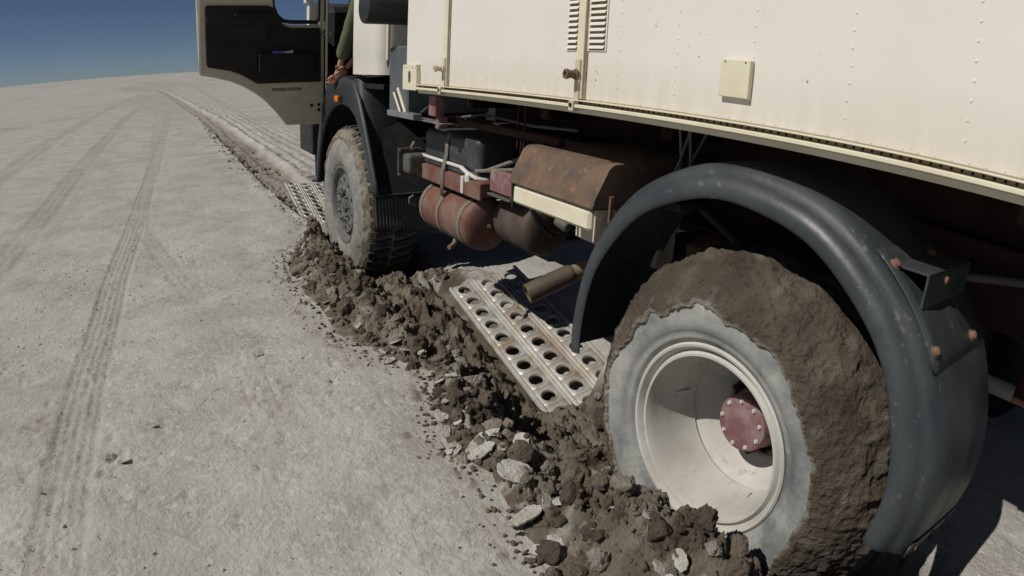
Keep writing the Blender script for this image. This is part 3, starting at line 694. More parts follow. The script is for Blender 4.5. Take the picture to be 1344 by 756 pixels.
for yc in (.949, 4.343):
    mb = MB()
    for k in range(6): mb.box((.46, yc-.52+.05*k, .74+.016*k), (.54, yc+.52-.05*k, .754+.016*k), .002)
    mb.build('leaf_spring', REDO, ch)
mb = MB(); mb.box((.7, 3.2, .75), (1.35, 4.9, 1.35), .04); mb.tube([(1.02, 3.2, .95), (1.02, 1.1, .68)], .05, 12); mb.build('gearbox', BLACKM, T)
mb = MB(); mb.box((.62, 1.75, .85), (1.4, 2.9, 1.15), .03); mb.build('belly_box', BLACKM, T)
mb = MB()
for k, (a, b) in enumerate((((.10, 1.30, 1.41), (.12, 1.315, 1.20)), ((.12, 1.27, 1.41), (.06, 1.30, 1.20)), ((.08, 1.24, 1.41), (.13, 1.25, 1.19)), ((.16, 1.235, 1.41), (.10, 1.285, 1.18)))):
    a = Vector(a); b = Vector(b); mb.tube([a, a.lerp(b, .5)+Vector((.004, .01*(k-1.5), 0)), b], .0045, 8)
mb.build('hanging_cables', WIRE, T, smooth=60)
mb = MB(); mb.box((.05, 1.22, 1.165), (.20, 1.36, 1.195), .006); mb.tube([(.06, 1.34, 1.17), (.03, 1.42, 1.12), (.03, 1.47, 1.03), (.06, 1.50, .96)], .010, 10); mb.build('cable_box', BLACKM, T, smooth=40)

for k, pts in enumerate(([(.42, 3.3, 1.18), (.44, 2.8, 1.15), (.43, 2.2, 1.17), (.45, 1.5, 1.10), (.44, 1.2, .98), (.40, 1.05, .80)],
        [(.46, 3.2, 1.10), (.47, 2.6, 1.07), (.46, 1.9, 1.09), (.47, 1.4, 1.02)], [(.30, 3.25, 1.25), (.33, 2.9, 1.30), (.30, 2.4, 1.29), (.34, 2.1, 1.30)],
        [(.36, 2.2, 1.02), (.40, 2.1, .92), (.46, 1.9, .86), (.5, 1.6, .9)], [(.48, .9, 1.2), (.42, .7, 1.1), (.44, .5, 1.15), (.5, .2, 1.2)])):
    mb = MB(); mb.tube(pts, (.012, .008, .007, .010, .012)[k], 8); mb.build('air_line', BLACKM if k % 2 else WIRE, ch, smooth=60)
for yy in (.25, 1.62): mb = MB(); mb.box((.47, yy-.05, .86), (.4985, yy+.05, 1.18), .006); mb.build('spring_hanger', REDO, ch)
# ---- rear mudguard
C0 = (.955, .697)
SEC = [(-.030, .561), (-.036, .570), (-.037, .586), (-.030, .602), (-.016, .613), (-.006, .619), (.0, .629), (.010, .640), (.026, .6455), (.07, .6475), (.20, .648), (.345, .648), (.352, .640)]
def fpt(x, r, ang): a = R_(ang); return (x, C0[0]-math.cos(a)*r, C0[1]+math.sin(a)*r)      # angle 0 = towards the rear, 90 = up
A0, A1, NA = -9., 188., 90
P = []
for k in range(NA+1):
    a = A0+(A1-A0)*k/NA; row = []
    endr = min(1, max(0, (k)/6.)); endf = min(1, (NA-k)/5.)
    for (x, r) in SEC:
        rr = r
        # rounded lower tips: the outer lip curls up at the ends
        e = (1-endr)**2
        row.append(fpt(x, rr+.002*math.sin(a*.21), a-4.5*max(0, x)/.35*max(0, 1-k/25.)))
    P.append(row)
P = np.array(P)
rf = grid_mesh('rear_mudguard', P, BLACKP, T)
m_ = rf.modifiers.new('thick', 'SOLIDIFY'); m_.thickness = .006; m_.offset = -1
bv = rf.modifiers.new('bev', 'BEVEL'); bv.width = .0025; bv.segments = 2; bv.limit_method = 'ANGLE'; bv.angle_limit = R_(50)
# bracket plate
Rp = .6525
def plate_pts(): return [(-.004, 56), (.15, 56), (.30, 54.5), (.30, 29.5), (.15, 30), (-.002, 31)]
NU, NV = 8, 10; P = []
for i in range(NU+1):
    row = []
    for j in range(NV+1):
        x = .014+(.318-.014)*i/NU; a = 30.5+(56-30.5)*j/NV; row.append(fpt(x, Rp+(.0 if x > .06 else -.0), a))
    P.append(row)
pl = grid_mesh('bracket_plate', np.array(P), BLACKP, rf); m_ = pl.modifiers.new('t', 'SOLIDIFY'); m_.thickness = .006; m_.offset = 0
for (x, a) in ((.040, 52.0), (.036, 34.2), (.268, 33.3), (.245, 52)):
    mb = MB(); p = Vector(fpt(x, Rp+.003, a)); n = Vector((0, -math.cos(R_(a)), math.sin(R_(a))))
    mb.lathe([(-.001, 0), (-.001, .0145), (.002, .0145), (.0025, .011), (.004, .011), (.010, .0105), (.013, .006), (.0135, 0)], p, n, 14); mb.build('bolt', RUSTB, rf, smooth=40)
# L bracket standing off the plate
mb = MB(); pA = Vector(fpt(.085, Rp+.003, 43.2)); pB = Vector(fpt(.085, Rp+.003, 49.6)); n = Vector((0, -math.cos(R_(47)), math.sin(R_(47)))); X_ = Vector((1, 0, 0)); tup = (pB-pA).normalized()
o_ = Vector(fpt(.09, Rp+.004, 49.5)); 
v = []
def lb(x, u, w): return Vector(fpt(.10, Rp+.004, 43.5))+X_*x+tup*u+n*w
poly_wall = [lb(0, 0, 0), lb(.26, 0, 0), lb(.26, 0, .045), lb(.03, 0, .045)]
mb.box((.045, .469, 1.128), (.315, .475, 1.2085), .001)
mb2 = MB(); mb2.box((.045, .469, 1.209), (.315, .557, 1.215), .001)
mb2.build('bracket_flange', BLACKP, rf); mb.build('bracket_web', BLACKP, rf)
mb = MB(); mb.lathe([(-.001, 0), (-.001, .010), (.004, .010), (.008, .007), (.008, 0)], (.150, .469, 1.190), (0, -1, 0), 12); mb.build('bolt', RUSTB, rf, smooth=40)
mb = MB(); mb.tube([(.30, .50, 1.17), (.45, .52, 1.17), (.56, .54, 1.16)], .018, 12); mb.build('support_arm', BLACKM, rf)
# strip along the rear end
P = []
for i in range(9):
    x = .015+(.35-.015)*i/8; P.append([fpt(x, .6545, -9.2-4.5*x/.35), fpt(x, .6545, -6.0-4.5*x/.35)])
st = grid_mesh('end_strip', np.array(P), BLACKP, rf); m_ = st.modifiers.new('t', 'SOLIDIFY'); m_.thickness = .004; m_.offset = 0
for x in (.055, .18, .30):
    mb = MB(); n = Vector((0, -math.cos(R_(-9)), math.sin(R_(-9)))); mb.lathe([(-.001, 0), (-.001, .0085), (.004, .008), (.007, .005), (.007, 0)], Vector(fpt(x, .6565, -7.6-4.5*x/.35)), n, 10); mb.build('strip_bolt', RUSTB, rf, smooth=40)

# ---- wheels
def wheel_empty(name, y, z, x=0., label=None):
    o = bpy.data.objects.new(name, None); o.empty_display_size = .1; link(o, T, (x+.18, y, z))
    if label: o['label'] = label
    return o
TP = [(.020, .268), (-.006, .284), (-.015, .296), (-.021, .299), (-.020, .305), (-.0285, .322), (-.0315, .3245), (-.034, .345), (-.035, .375), (-.029, .400), (-.016, .424), (.004, .446), (.030, .466), (.065, .485), (.11, .500), (.18, .510), (.26, .505), (.31, .493), (.345, .474), (.370, .448), (.390, .41), (.395, .37), (.385, .33), (.36, .275)]
TP_FRONT = [(.020, .268), (-.006, .284), (-.020, .305), (-.034, .345), (-.038, .385), (-.030, .425), (-.010, .470), (.012, .505), (.030, .528), (.055, .540), (.18, .548), (.31, .540), (.340, .525), (.362, .49), (.395, .43), (.400, .38), (.385, .33), (.36, .275)]
def tyre(parent, y, z, m, x=0., sgn=1, bulge=True, n=96, TP=TP):
    P = []
    for k in range(n):
        t = 2*math.pi*k/n; fl = 0
        row = []
        for (a, r) in TP:
            rr = r+ (.0012*math.sin(t*48+a*90) if .42 < r < .53 and a < .1 else 0)
            row.append((x+sgn*a, y+math.sin(t)*rr, z+math.cos(t)*rr))
        P.append(row)
    return grid_mesh('tyre', np.array(P), m, parent, closed_u=True)
RY, RZ = .949, .580
RW = wheel_empty('rear_wheel', RY, RZ, label='rear wheel with pale deep-dish rim and tyre caked in mud')
tyre(RW, RY, RZ, GREYT)
mb = MB(); ax = (1, 0, 0)
mb.lathe([(.010, .272), (-.004, .284), (-.012, .285), (-.017, .280), (-.015, .273), (-.005, .267), (.007, .264), (.008, .260), (-.001, .256), (-.007, .251), (-.006, .244), (.004, .240), (.020, .237), (.10, .230), (.175, .222), (.186, .218), (.190, .221), (.196, .221), (.200, .215), (.222, .196), (.250, .172), (.272, .150), (.280, .140), (.290, .137), (.296, .138)], (0, RY, RZ), ax, 96)
rim = mb.build('rim', RIM, RW, smooth=38)
for k in range(4):
    mb = MB(); t = (.2, 1.5, 3.6, 4.6)[k]; d = Vector((0, math.sin(t), math.cos(t))); mb.tube([Vector((.10, RY, RZ))+d*.2335, Vector((.160, RY, RZ))+d*.217], [.005, .003], 8)
    mb.build('rim_weld', RIM, RW, smooth=60)
mb = MB(); mb.lathe([(.335, .20), (.335, 0)], (0, RY, RZ), ax, 48); mb.lathe([(.25, .225), (.37, .27)], (0, RY, RZ), ax, 48)
mb.build('brake_drum', REDO, RW, smooth=30)
mb = MB(); mb.lathe([(.335, .098), (.235, .096), (.228, .091), (.178, .090), (.170, .0885), (.164, .087), (.161, .082), (.160, .05), (.160, 0)], (0, RY, RZ), ax, 48)
mb.build('hub_cap', HUBR, RW, smooth=35)
for k in range(9):
    mb = MB(); t = 2*math.pi*(k+.25)/9; mb.bolt((.1605, RY+math.sin(t)*.073, RZ+math.cos(t)*.073), (-1, 0, 0), .0058, .007)
    mb.build('hub_bolt', RIM, RW, smooth=30)
for k in range(8):
    t = 2*math.pi*(k+.12)/8; mb = MB(); mb.lathe([(.330, 0), (.330, .014), (.245, .014), (.244, .011), (.215, .010), (.213, .007), (.213, 0)], (0, RY+math.sin(t)*.112, RZ+math.cos(t)*.112), ax, 12)
    mb.build('wheel_nut', RIM if k in (2, 6) else REDO, RW, smooth=40)
for k in range(5):
    t = 2*math.pi*(k+.1)/5; d = Vector((0, math.sin(t), math.cos(t))); mb = MB(); mb.tube([Vector((.32, RY, RZ))+d*.09, Vector((.32, RY, RZ))+d*.165], [.026, .030], 8); mb.build('spoke', REDO, RW, smooth=40)
# mud on the tyre: a second skin whose thickness comes from noise; it dives under the rubber where it has flaked off
MP_F = [(-.030, .335), (-.034, .375), (-.032, .415), (-.020, .452), (-.010, .472), (.000, .489), (.012, .505), (.022, .518), (.034, .530), (.055, .540), (.085, .543), (.12, .546), (.16, .548), (.20, .548)]
MP = [(-.028, .322), (-.0315, .335), (-.034, .350), (-.035, .375), (-.033, .388), (-.029, .400), (-.0235, .411), (-.016, .424), (-.007, .435), (.004, .446), (.016, .456), (.030, .466), (.047, .476), (.065, .485), (.085, .493), (.11, .500), (.14, .506), (.18, .510), (.22, .509), (.26, .505), (.31, .493), (.345, .474), (.370, .448), (.385, .42)]
MPa = np.array(MP); s_ = np.concatenate([np.linspace(0, 9, 66), np.linspace(9.3, len(MP)-1, 62)]); MPa = np.stack([np.interp(s_, np.arange(len(MP)), MPa[:, 0]), np.interp(s_, np.arange(len(MP)), MPa[:, 1])], -1)
nrm = np.gradient(MPa, axis=0); nrm = np.stack([-nrm[:, 1], nrm[:, 0]], -1); nrm /= np.linalg.norm(nrm, axis=1)[:, None]
NT = 640; t = np.linspace(0, 2*math.pi, NT, endpoint=False)[:, None]
tt0 = t
a_, r_ = MPa[None, :, 0]+0*t, MPa[None, :, 1]+0*t
px, py, pz = a_, RY+np.sin(t)*r_, RZ+np.cos(t)*r_
cov = .003+.015*sm(-.01, .12, a_)
lump = (.35+.65*sm(-.01, .10, a_))*sm(.35, .42, r_)*(.010*fbm(px, py, pz, f=5, oc=2, s=300)+.017*fbm(px, py, pz, f=13, oc=4, s=310, billow=True)+.006*fbm(px, py, pz, f=27, oc=2, s=311, billow=True))+.006*fbm(px, py, pz, f=45, oc=3, s=320, billow=True)
rag = (r_-.388+.028*np.exp(-((t-1.15)/.75)**2)+.030*np.cos(t+1.05)*0-.016*np.sin(t-.4)+.046*fbm(px, py, pz, f=9, oc=5, s=330, gain=.58))
gate = sm(-.004, .010, rag)
bare = (np.cos(t*44+a_*6) > -.1)*(np.cos((a_-.27)*75) > -.35)*sm(.04, .12, fbm(px, py, pz, f=7, oc=2, s=340))*sm(.15, .20, a_)*sm(.33, .31, a_)*sm(4.62, 4.75, t)*sm(5.55, 5.40, t)
th = np.where(a_ < .05, gate*(cov+lump+.004)-(1-gate)*.012, cov+lump+.002)*(1-bare)-bare*.004
dryv = sm(.020, .003, rag)*(a_ < .03)*gate*.9+.25*sm(.3, .6, fbm(px, py, pz, f=20, oc=3, s=350))
N2 = nrm[None]
P = np.stack([a_+th*(-np.abs(N2[..., 0])*np.where(a_ < .18, 1, -1)), RY+np.sin(t)*(r_+th*np.abs(N2[..., 1])), RZ+np.cos(t)*(r_+th*np.abs(N2[..., 1]))], -1)
grid_mesh('mud_coat', P, TYREMUD, RW, attrs={'dry': np.clip(dryv, 0, 1)}, closed_u=True)

# front wheel
FY, FZ = 4.343, .560
FW = wheel_empty('front_wheel', FY, FZ, label='front wheel with ring of round holes in a dusty grey rim')
tyre(FW, FY, FZ, GREYT2, TP=TP_FRONT)
mb = MB(); NL = 44
for k in range(NL):
    t0 = 2*math.pi*k/NL; w = 2*math.pi/NL*.56
    for (side, xa, xb_, sh) in ((0, .018, .165, 0), (1, .195, .345, .5)):
        tt = t0+sh*2*math.pi/NL; v = []
        for (x, r0_, r1_) in ((xa, .512 if side == 0 else .548, .548 if side == 0 else .566), (xa+.03 if side == 0 else xb_-.03, .535, .566), ((xb_ if side == 0 else xb_), .540 if side == 0 else .512, .568 if side == 0 else .548)):
            pass
        xs = [xa, xa+.035, xb_] if side == 0 else [xa, xb_-.035, xb_]
        top = [.545, .565, .568] if side == 0 else [.568, .565, .545]; bot = [.50, .53, .54] if side == 0 else [.54, .53, .50]
        for x, rt_, rb in zip(xs, top, bot):
            for tw in (-w/2, w/2):
                skew = (x-.18)*.35
                for r in (rb, rt_): v.append((x, FY+math.sin(tt+tw+skew)*r, FZ+math.cos(tt+tw+skew)*r))
        f = []
        for i in range(2):
            a = i*4; b = a+4; f += [(a, a+1, b+1, b), (a+2, b+2, b+3, a+3), (a+1, a+3, b+3, b+1), (a, b, b+2, a+2)]
        f += [(0, 2, 3, 1), (8, 9, 11, 10)]; mb.add(v, f)
tb = mb.build('tread_blocks', TREADM, FW); tb['kind'] = 'stuff'
r_n = NT2 = 220; t = np.linspace(0, 2*math.pi, NT2, endpoint=False)[:, None]
MPa = np.array(MP_F); s_ = np.linspace(0, len(MP_F)-1, 60); MPa = np.stack([np.interp(s_, np.arange(len(MP_F)), MPa[:, 0]), np.interp(s_, np.arange(len(MP_F)), MPa[:, 1])], -1)
nrm = np.gradient(MPa, axis=0); nrm = np.stack([-nrm[:, 1], nrm[:, 0]], -1); nrm /= np.linalg.norm(nrm, axis=1)[:, None]; N2 = nrm[None]
a_, r_ = MPa[None, :, 0]+0*t, MPa[None, :, 1]+0*t
px, py, pz = a_[:1]+0*t, FY+np.sin(t)*r_[:1], FZ+np.cos(t)*r_[:1]
aa, rr_ = a_[:1]+0*t, r_[:1]+0*t
lump = .008*fbm(px, py, pz, f=10, oc=3, s=400)+.005*fbm(px, py, pz, f=30, oc=3, s=410, billow=True)
th = lump+.012-.05*sm(.055, .085, aa)-.03*sm(.485, .46, rr_)*(aa < .05)+.004
P = np.stack([aa-np.abs(N2[..., 0])*th*np.where(aa < .18, 1, -1), FY+np.sin(t)*(rr_+th*np.abs(N2[..., 1])), FZ+np.cos(t)*(rr_+th*np.abs(N2[..., 1]))], -1)
grid_mesh('dried_mud_ring', P, mat('dry_tan_mud', (.17, .14, .105), .9, spec=.2, col2=(.27, .25, .21), nscale=22, lo=.42, hi=.6, bump=.8, bscale=100, bdist=.008), FW, closed_u=True)
mb = MB(); mb.lathe([(.012, .270), (-.002, .283), (-.010, .282), (-.012, .270), (-.004, .258), (.012, .250), (.022, .246), (.030, .236), (.034, .225), (.030, .216), (.014, .2115), (.008, .205)], (0, FY, FZ), ax, 80); mb.build('rim', RIMG, FW, smooth=38)
# disc with holes
mb = MB(); NH = 10; 
for k in range(NH):
    rings = []
    t0 = 2*math.pi*k/NH; dt = 2*math.pi/NH; ri, ro, rm = .142, .205, .176; NSS = 20
    bd = []
    for q in range(NSS):
        u = 2*math.pi*q/NSS; c, s = math.cos(u), math.sin(u); mm = max(abs(c), abs(s)); uu, vv = c/mm, s/mm
        r = (ri+ro)/2+vv*(ro-ri)/2; tt = t0+uu*dt/2; bd.append((.008+(.014 if r < .16 else 0)*0-(.0), r, tt))
    def pp(x, r, tt): return (x, FY+math.sin(tt)*r, FZ+math.cos(tt)*r)
    V = [pp(x, r, tt) for x, r, tt in bd]
    for (h_, x) in ((.0195, .008), (.0170, .011), (.0165, .026)):
        for q in range(NSS):
            u = 2*math.pi*q/NSS; dr = math.sin(u)*h_; dtt = math.cos(u)*h_/rm; V.append(pp(x, rm+dr, t0+dtt))
    F_ = [(l*NSS+q, l*NSS+(q+1) % NSS, (l+1)*NSS+(q+1) % NSS, (l+1)*NSS+q) for l in range(3) for q in range(NSS)]
    mb.add(V, F_)
mb.lathe([(.008, .142), (.004, .136), (.004, .088), (.010, .082), (.06, .080)], (0, FY, FZ), ax, 60)
mb.build('rim_disc', RIMG, FW, smooth=30)
mb = MB(); mb.lathe([(.07, .21), (.07, 0)], (0, FY, FZ), ax, 40); mb.build('brake_drum', BLACKM, FW)
mb = MB(); mb.lathe([(.07, .078), (.03, .072), (.020, .060), (.0, .052), (-.006, .040), (-.008, 0)], (0, FY, FZ), ax, 32); mb.build('hub_cap', OLIVE, FW, smooth=40)
for k in range(10):
    t0 = 2*math.pi*(k+.5)/10; mb = MB(); mb.lathe([(.004, .0125), (-.010, .0120), (-.011, .007), (-.024, .0065), (-.025, 0)], (0, FY+math.sin(t0)*.112, FZ+math.cos(t0)*.112), ax, 8); mb.build('wheel_nut', RIMG, FW, smooth=30)
# right side wheels
for (y, z, nm) in ((RY, RZ, 'rear_wheel'), (FY, FZ, 'front_wheel')):
    Wq = wheel_empty(nm, y, z, x=1.65); tyre(Wq, y, z, BLACKM, x=2.06, sgn=-1)
    mb = MB(); mb.lathe([(.01, .28), (.02, .25), (.15, .235), (.19, .15), (.19, 0)], (2.06, y, z), (-1, 0, 0), 40); mb.build('rim', RIM, Wq, smooth=40)
P = np.array([[(2.10-x, fpt(0, r, a_d)[1], fpt(0, r, a_d)[2]) for (x, r) in SEC] for a_d in np.linspace(A0, A1, 48)])
q_ = grid_mesh('rear_mudguard', P, BLACKP, T)

# ---- toolbox, tray
mb = MB()
def TBf(x, y, z): return (x, y, z)
prof = [(-.024, 1.112), (-.022, 1.140), (.030, 1.238), (.044, 1.251), (.062, 1.256), (.52, 1.262), (.52, 1.112)]
nP = len(prof)
for y in (2.035, 2.028, 1.532, 1.522): pass
v = []; 
for (y, k) in ((2.035, .985), (2.027, 1.), (1.530, 1.), (1.522, .985)):
    for (x, z) in prof: v.append((.2+(x-.2)*k, y, 1.18+(z-1.18)*k))
f = [(i*nP+k, i*nP+(k+1) % nP, (i+1)*nP+(k+1) % nP, (i+1)*nP+k) for i in range(3) for k in range(nP)]+[tuple(range(nP)), tuple(3*nP+k for k in range(nP))]
mb.add(v, f); tbx = mb.build('toolbox', RUST, T, smooth=30)
mb = MB(); mb.obox((-.0215, 1.7785, 1.120), (0, 1, 0), (1, 0, -.25), .513, .010, .016, .003); mb.build('lid_hem', RUST, tbx)
mb = MB(); mb.box((-.018, 1.540, 1.035), (.50, 2.015, 1.106), .010); tray = mb.build('tray', CREAM2, tbx)
mb = MB(); mb.box((.0, 1.533, 1.000), (.45, 1.5395, 1.1065), .001); mb.build('end_panel', CREAMD, tbx)
mb = MB(); mb.obox((.045, 1.512, 1.110), (0, 0, 1), (1, 0, 0), .090, .020, .008, .003); mb.lathe([(0, 0), (0, .007), (.008, .006), (.008, 0)], (.05, 1.512, 1.070), (0, -1, 0), 10); mb.build('latch', RUSTB, tbx)
mb = MB(); mb.lathe([(0, 0), (0, .010), (.020, .010), (.022, .007), (.022, 0)], (.135, 1.532, 1.118), (-.2, -1, .1), 12); mb.build('lid_knob', ALU, tbx, smooth=35)
mb = MB(); mb.tube([(.07, 1.516, 1.105), (.16, 1.514, 1.150), (.28, 1.512, 1.200)], .0035, 8); mb.build('lid_stay', PIPE2, tbx)
mb = MB(); mb.box((.40, 1.50, 1.01), (.52, 2.6, 1.245), .005); mb.box((.0, 2.04, 1.01), (.42, 2.05, 1.06)); mb.build('toolbox_bracket', BLACKM, T)

# ---- air tanks with straps
CAM_SCALE = [1.083, (.105, 0, -.127)]  # tanks, carrier, marker box and case scaled about the camera, so further back
def tank(y0, y1, cx, cz, r, m, nm='air_tank'):
    mb = MB(); h = .030
    e = [(0, 0.0), (.003, r*.40), (.009, r*.72), (.019, r*.92), (h, r*.99), (h+.010, r)]
    L_ = y1-y0; prof = e+[(L_-a, b) for a, b in e[::-1]]
    mb.lathe(prof, (cx, y0, cz), (0, 1, 0), 44); return mb.build(nm, m, T, smooth=35)
t1 = tank(2.40, 2.95, .105, .838, .122, TANKM)
mb = MB(); mb.lathe([(0, 0), (-.002, .012), (-.010, .012), (-.011, .007), (-.020, .006), (-.020, 0)], (.105, 2.404, .838), (0, 1, 0), 10); mb.build('drain_plug', RUST, t1, smooth=30)
mb = MB(); mb.tube([(.05, 2.62, .735), (.03, 2.60, .712), (-.005, 2.585, .702)], .011, 10); mb.build('drain_valve', PIPE2, t1, smooth=50)
for y in (2.475, 2.70, 2.895):
    mb = MB(); mb.lathe([(-.014, .1225), (-.014, .1255), (.014, .1255), (.014, .1225)], (.105, y, .838), (0, 1, 0), 40, a0=R_(-215), a1=R_(38)); s = mb.build('tank_strap', OLIVE if y > 2.9 else STRAP, t1, smooth=40)
t2 = tank(2.08, 2.385, .215, .885, .118, mat('shaded_dark_tank', (.055, .032, .026), .75, col2=(.09, .07, .052), nscale=9))  # tank stands in shade; the shade is put into this darker colour
mb = MB(); mb.tube([(.10, 2.05, .99), (.13, 2.04, .93), (.20, 2.045, .875)], .011, 10); mb.tube([(.08, 2.03, 1.0), (.19, 2.035, .90), (.30, 2.05, .87), (.36, 2.08, .88)], .006, 8)
mb.build('brake_pipe', BLACKM, t2, smooth=50)
mb = MB(); mb.lathe([(0, 0), (0, .026), (.06, .026), (.07, .018), (.07, 0)], (.245, 2.065, .93), (0, -1, -.2), 14); mb.build('valve_body', OLIVE, t2, smooth=40)

# dusty red carrier rail above the tank
mb = MB(); mb.box((.012, 2.33, .975), (.028, 3.03, 1.050), .003); mb.box((.028, 2.33, 1.040), (.30, 3.03, 1.052), .003); mb.box((.028, 2.335, .985), (.20, 2.345, 1.038), .002)
car = mb.build('tank_carrier', TANKM, T)
mb = MB(); mb.tube([(.02, 3.05, 1.06), (-.005, 3.065, 1.11), (.03, 3.08, 1.16), (.12, 3.08, 1.165)], .010, 10); mb.build('carrier_hook', PIPE2, car, smooth=50)
mb = MB(); mb.tube([(.02, 3.05, 1.06), (.012, 3.055, 1.01), (.012, 3.05, .97)], .012, 10); mb.build('hook_plate', RUST, car, smooth=50)
mb = MB(); mb.tube([(.0, 3.03, .87), (-.02, 3.04, .855), (-.015, 3.05, .825), (.02, 3.04, .815)], .006, 8); mb.build('carrier_eye', STRAP, car, smooth=50)
# tail-light like red box on its shelf
mb = MB(); mb.box((.055, 2.14, 1.020), (.20, 2.325, 1.115), .006); mk = mb.build('marker_box', HUBR, T)
mb = MB(); mb.box((.048, 2.1315, 1.013), (.20, 2.1395, 1.122), .003); mb.box((.046, 2.14, 1.003), (.21, 2.33, 1.0125), .002); mb.build('frame', OLIVE, mk)
mb = MB(); mb.box((.070, 2.1275, 1.030), (.185, 2.1312, 1.106), .002); mb.build('lens', REDO, mk)
for zz_ in (1.03, 1.10): mb = MB(); mb.bolt((.060, 2.1314, zz_), (0, -1, 0), .003, .003); mb.build('screw', STEEL, mk)
mb = MB(); mb.tube([(.04, 2.42, 1.09), (.10, 2.15, 1.135), (.26, 2.06, 1.15)], .009, 10); mb.tube([(.05, 2.35, 1.10), (.20, 2.12, 1.22), (.34, 2.1, 1.26)], .010, 10); mb.build('support_rods', STRAP, T, smooth=50)

# ---- strapped black case (a thing of its own)
cs = thing('storage_case', 'scuffed black plastic case strapped on top of the red tank carrier', 'storage case', (.16, 2.70, 1.055))
def rbox(a, b, r, n=5):
    (x0, y0, z0), (x1, y1, z1) = a, b; mb = MB(); bm = bmesh.new(); bmesh.ops.create_cube(bm, size=1.)
    for v in bm.verts: v.co = Vector(((x0+x1)/2+v.co.x*(x1-x0), (y0+y1)/2+v.co.y*(y1-y0), (z0+z1)/2+v.co.z*(z1-z0)))
    bmesh.ops.bevel(bm, geom=bm.edges[:], offset=r, segments=n, profile=.5, affect='EDGES')
    bm.verts.index_update(); mb.add([v.co for v in bm.verts], [[v.index for v in f.verts] for f in bm.faces]); bm.free(); return mb
rbox((.035, 2.395, 1.072), (.36, 2.985, 1.236), .034).build('lid', CASEM, cs, smooth=60)
mb = MB(); mb.box((.028, 2.40, 1.0535), (.36, 2.99, 1.082), .008); mb.build('base', CASEM, cs)
mb = MB(); mb.box((.021, 2.52, 1.083), (.034, 2.985, 1.098), .003); mb.tube([(.024, 2.53, 1.09), (.02, 2.46, 1.075), (.03, 2.40, 1.062), (.06, 2.385, 1.055), (.14, 2.37, 1.06)], .010, 8); mb.build('rope', WSTRAP, cs, smooth=50)
mb = MB()
def band(mb, y, w, pts, th=.004):
    v = []
    for (x, z) in pts: v += [(x, y-w/2, z), (x, y+w/2, z)]
    f = [(2*i, 2*i+1, 2*i+3, 2*i+2) for i in range(len(pts)-1)]; mb.add(v, f)
sb = MB(); band(sb, 2.70, .034, [(.008, .93), (.008, 1.05), (.018, 1.085), (.028, 1.13), (.030, 1.19), (.040, 1.222), (.075, 1.237), (.20, 1.238), (.36, 1.236)])
st_ = sb.build('strap', STRAP, cs, smooth=60); m_ = st_.modifiers.new('t', 'SOLIDIFY'); m_.thickness = .003; m_.offset = 0
mb = MB(); mb.box((.004, 2.43, 1.035), (.024, 2.465, 1.075), .006); mb.box((.002, 2.475, .98), (.020, 2.497, 1.06), .004); mb.build('buckle', WSTRAP, cs)

CAM_SCALE = [1., (0, 0, 0)]
mb = MB(); mb.box((.32, 1.56, .86), (.42, 2.05, 1.03), .008); mb.build('tray_support', CREAMD, T)
# ---- exhaust pipe
d_ = Vector((.20, -.06, .075)).normalized() if False else None
p0 = Vector((.055, 1.985, .662)); p1 = Vector((.245, 1.94, .742)); p2 = Vector((.33, 1.935, .757)); p3 = Vector((.75, 1.93, .80))
mb = MB(); axd = (p1-p0).normalized(); Lp = (p1-p0).length
mb.lathe([(.0, .034), (.0, .040), (.02, .0415), (Lp-.03, .0415), (Lp-.01, .0385), (Lp, .033)], p0, axd, 28); mb.lathe([(.0, .0345), (.12, .0345), (.12, 0)], p0, axd, 28)
ex = mb.build('exhaust_pipe', PIPEM, T, smooth=40)
mb = MB(); mb.tube([p1-axd*.02, p1, p2, p2.lerp(p3, .4), p3], .0315, 20); mb.build('inner_pipe', PIPE2, ex, smooth=50)
mb = MB(); mb.box((.70, 1.0, .70), (1.0, 2.1, .92), .05); mb.build('silencer', RUST, T)

# ---- front mudguard (side wall with wheel arch, rear face, top), plus lamp
def arc_pts(c, r, a0, a1, n): return [(c[0]+math.cos(R_(a))*r, c[1]+math.sin(R_(a))*r) for a in np.linspace(a0, a1, n)]
AC = (4.42, .635)
arch = [(3.70, .745), (3.745, .82), (3.83, .965), (3.93, 1.105), (4.05, 1.205), (4.20, 1.262), (4.36, 1.278), (4.52, 1.262), (4.68, 1.215), (4.82, 1.13), (4.93, 1.01), (5.01, .86), (5.06, .70), (5.08, .60)]
outr = [(3.63, .760), (3.665, .83), (3.76, 1.00), (3.87, 1.17), (3.99, 1.33), (4.12, 1.452), (4.36, 1.470), (4.60, 1.46), (4.78, 1.42), (4.90, 1.33), (4.99, 1.19), (5.07, 1.0), (5.13, .80), (5.15, .60)]
# rows: arch lip, bulged side, outer edge
P = []
for (a, b) in zip(arch, outr):
    row = [(.030, a[0], a[1]), (.004, a[0], a[1]), (-.006, a[0]*.85+b[0]*.15, a[1]*.85+b[1]*.15), (-.006, a[0]*.4+b[0]*.6, a[1]*.4+b[1]*.6), (.004, a[0]*.12+b[0]*.88, a[1]*.12+b[1]*.88), (.022, b[0], b[1]-.0)]
    P.append(row)
ffd = grid_mesh('front_mudguard', np.array(P), BLACKF, T); m_ = ffd.modifiers.new('t', 'SOLIDIFY'); m_.thickness = .006; m_.offset = 1
# inner tunnel round the tyre
P = []
for (a, b) in zip(arch, outr): P.append([(.030, a[0], a[1]), (.030+.0001, a[0]*.5+b[0]*.5, a[1]*.5+b[1]*.5), (.50, a[0]*.5+b[0]*.5, a[1]*.5+b[1]*.5)])
grid_mesh('wheel_tunnel', np.array([[(r[2][0] if i else .02, r[1][1], r[1][2]) for i in range(2)] for r in P]), BLACKM, ffd)
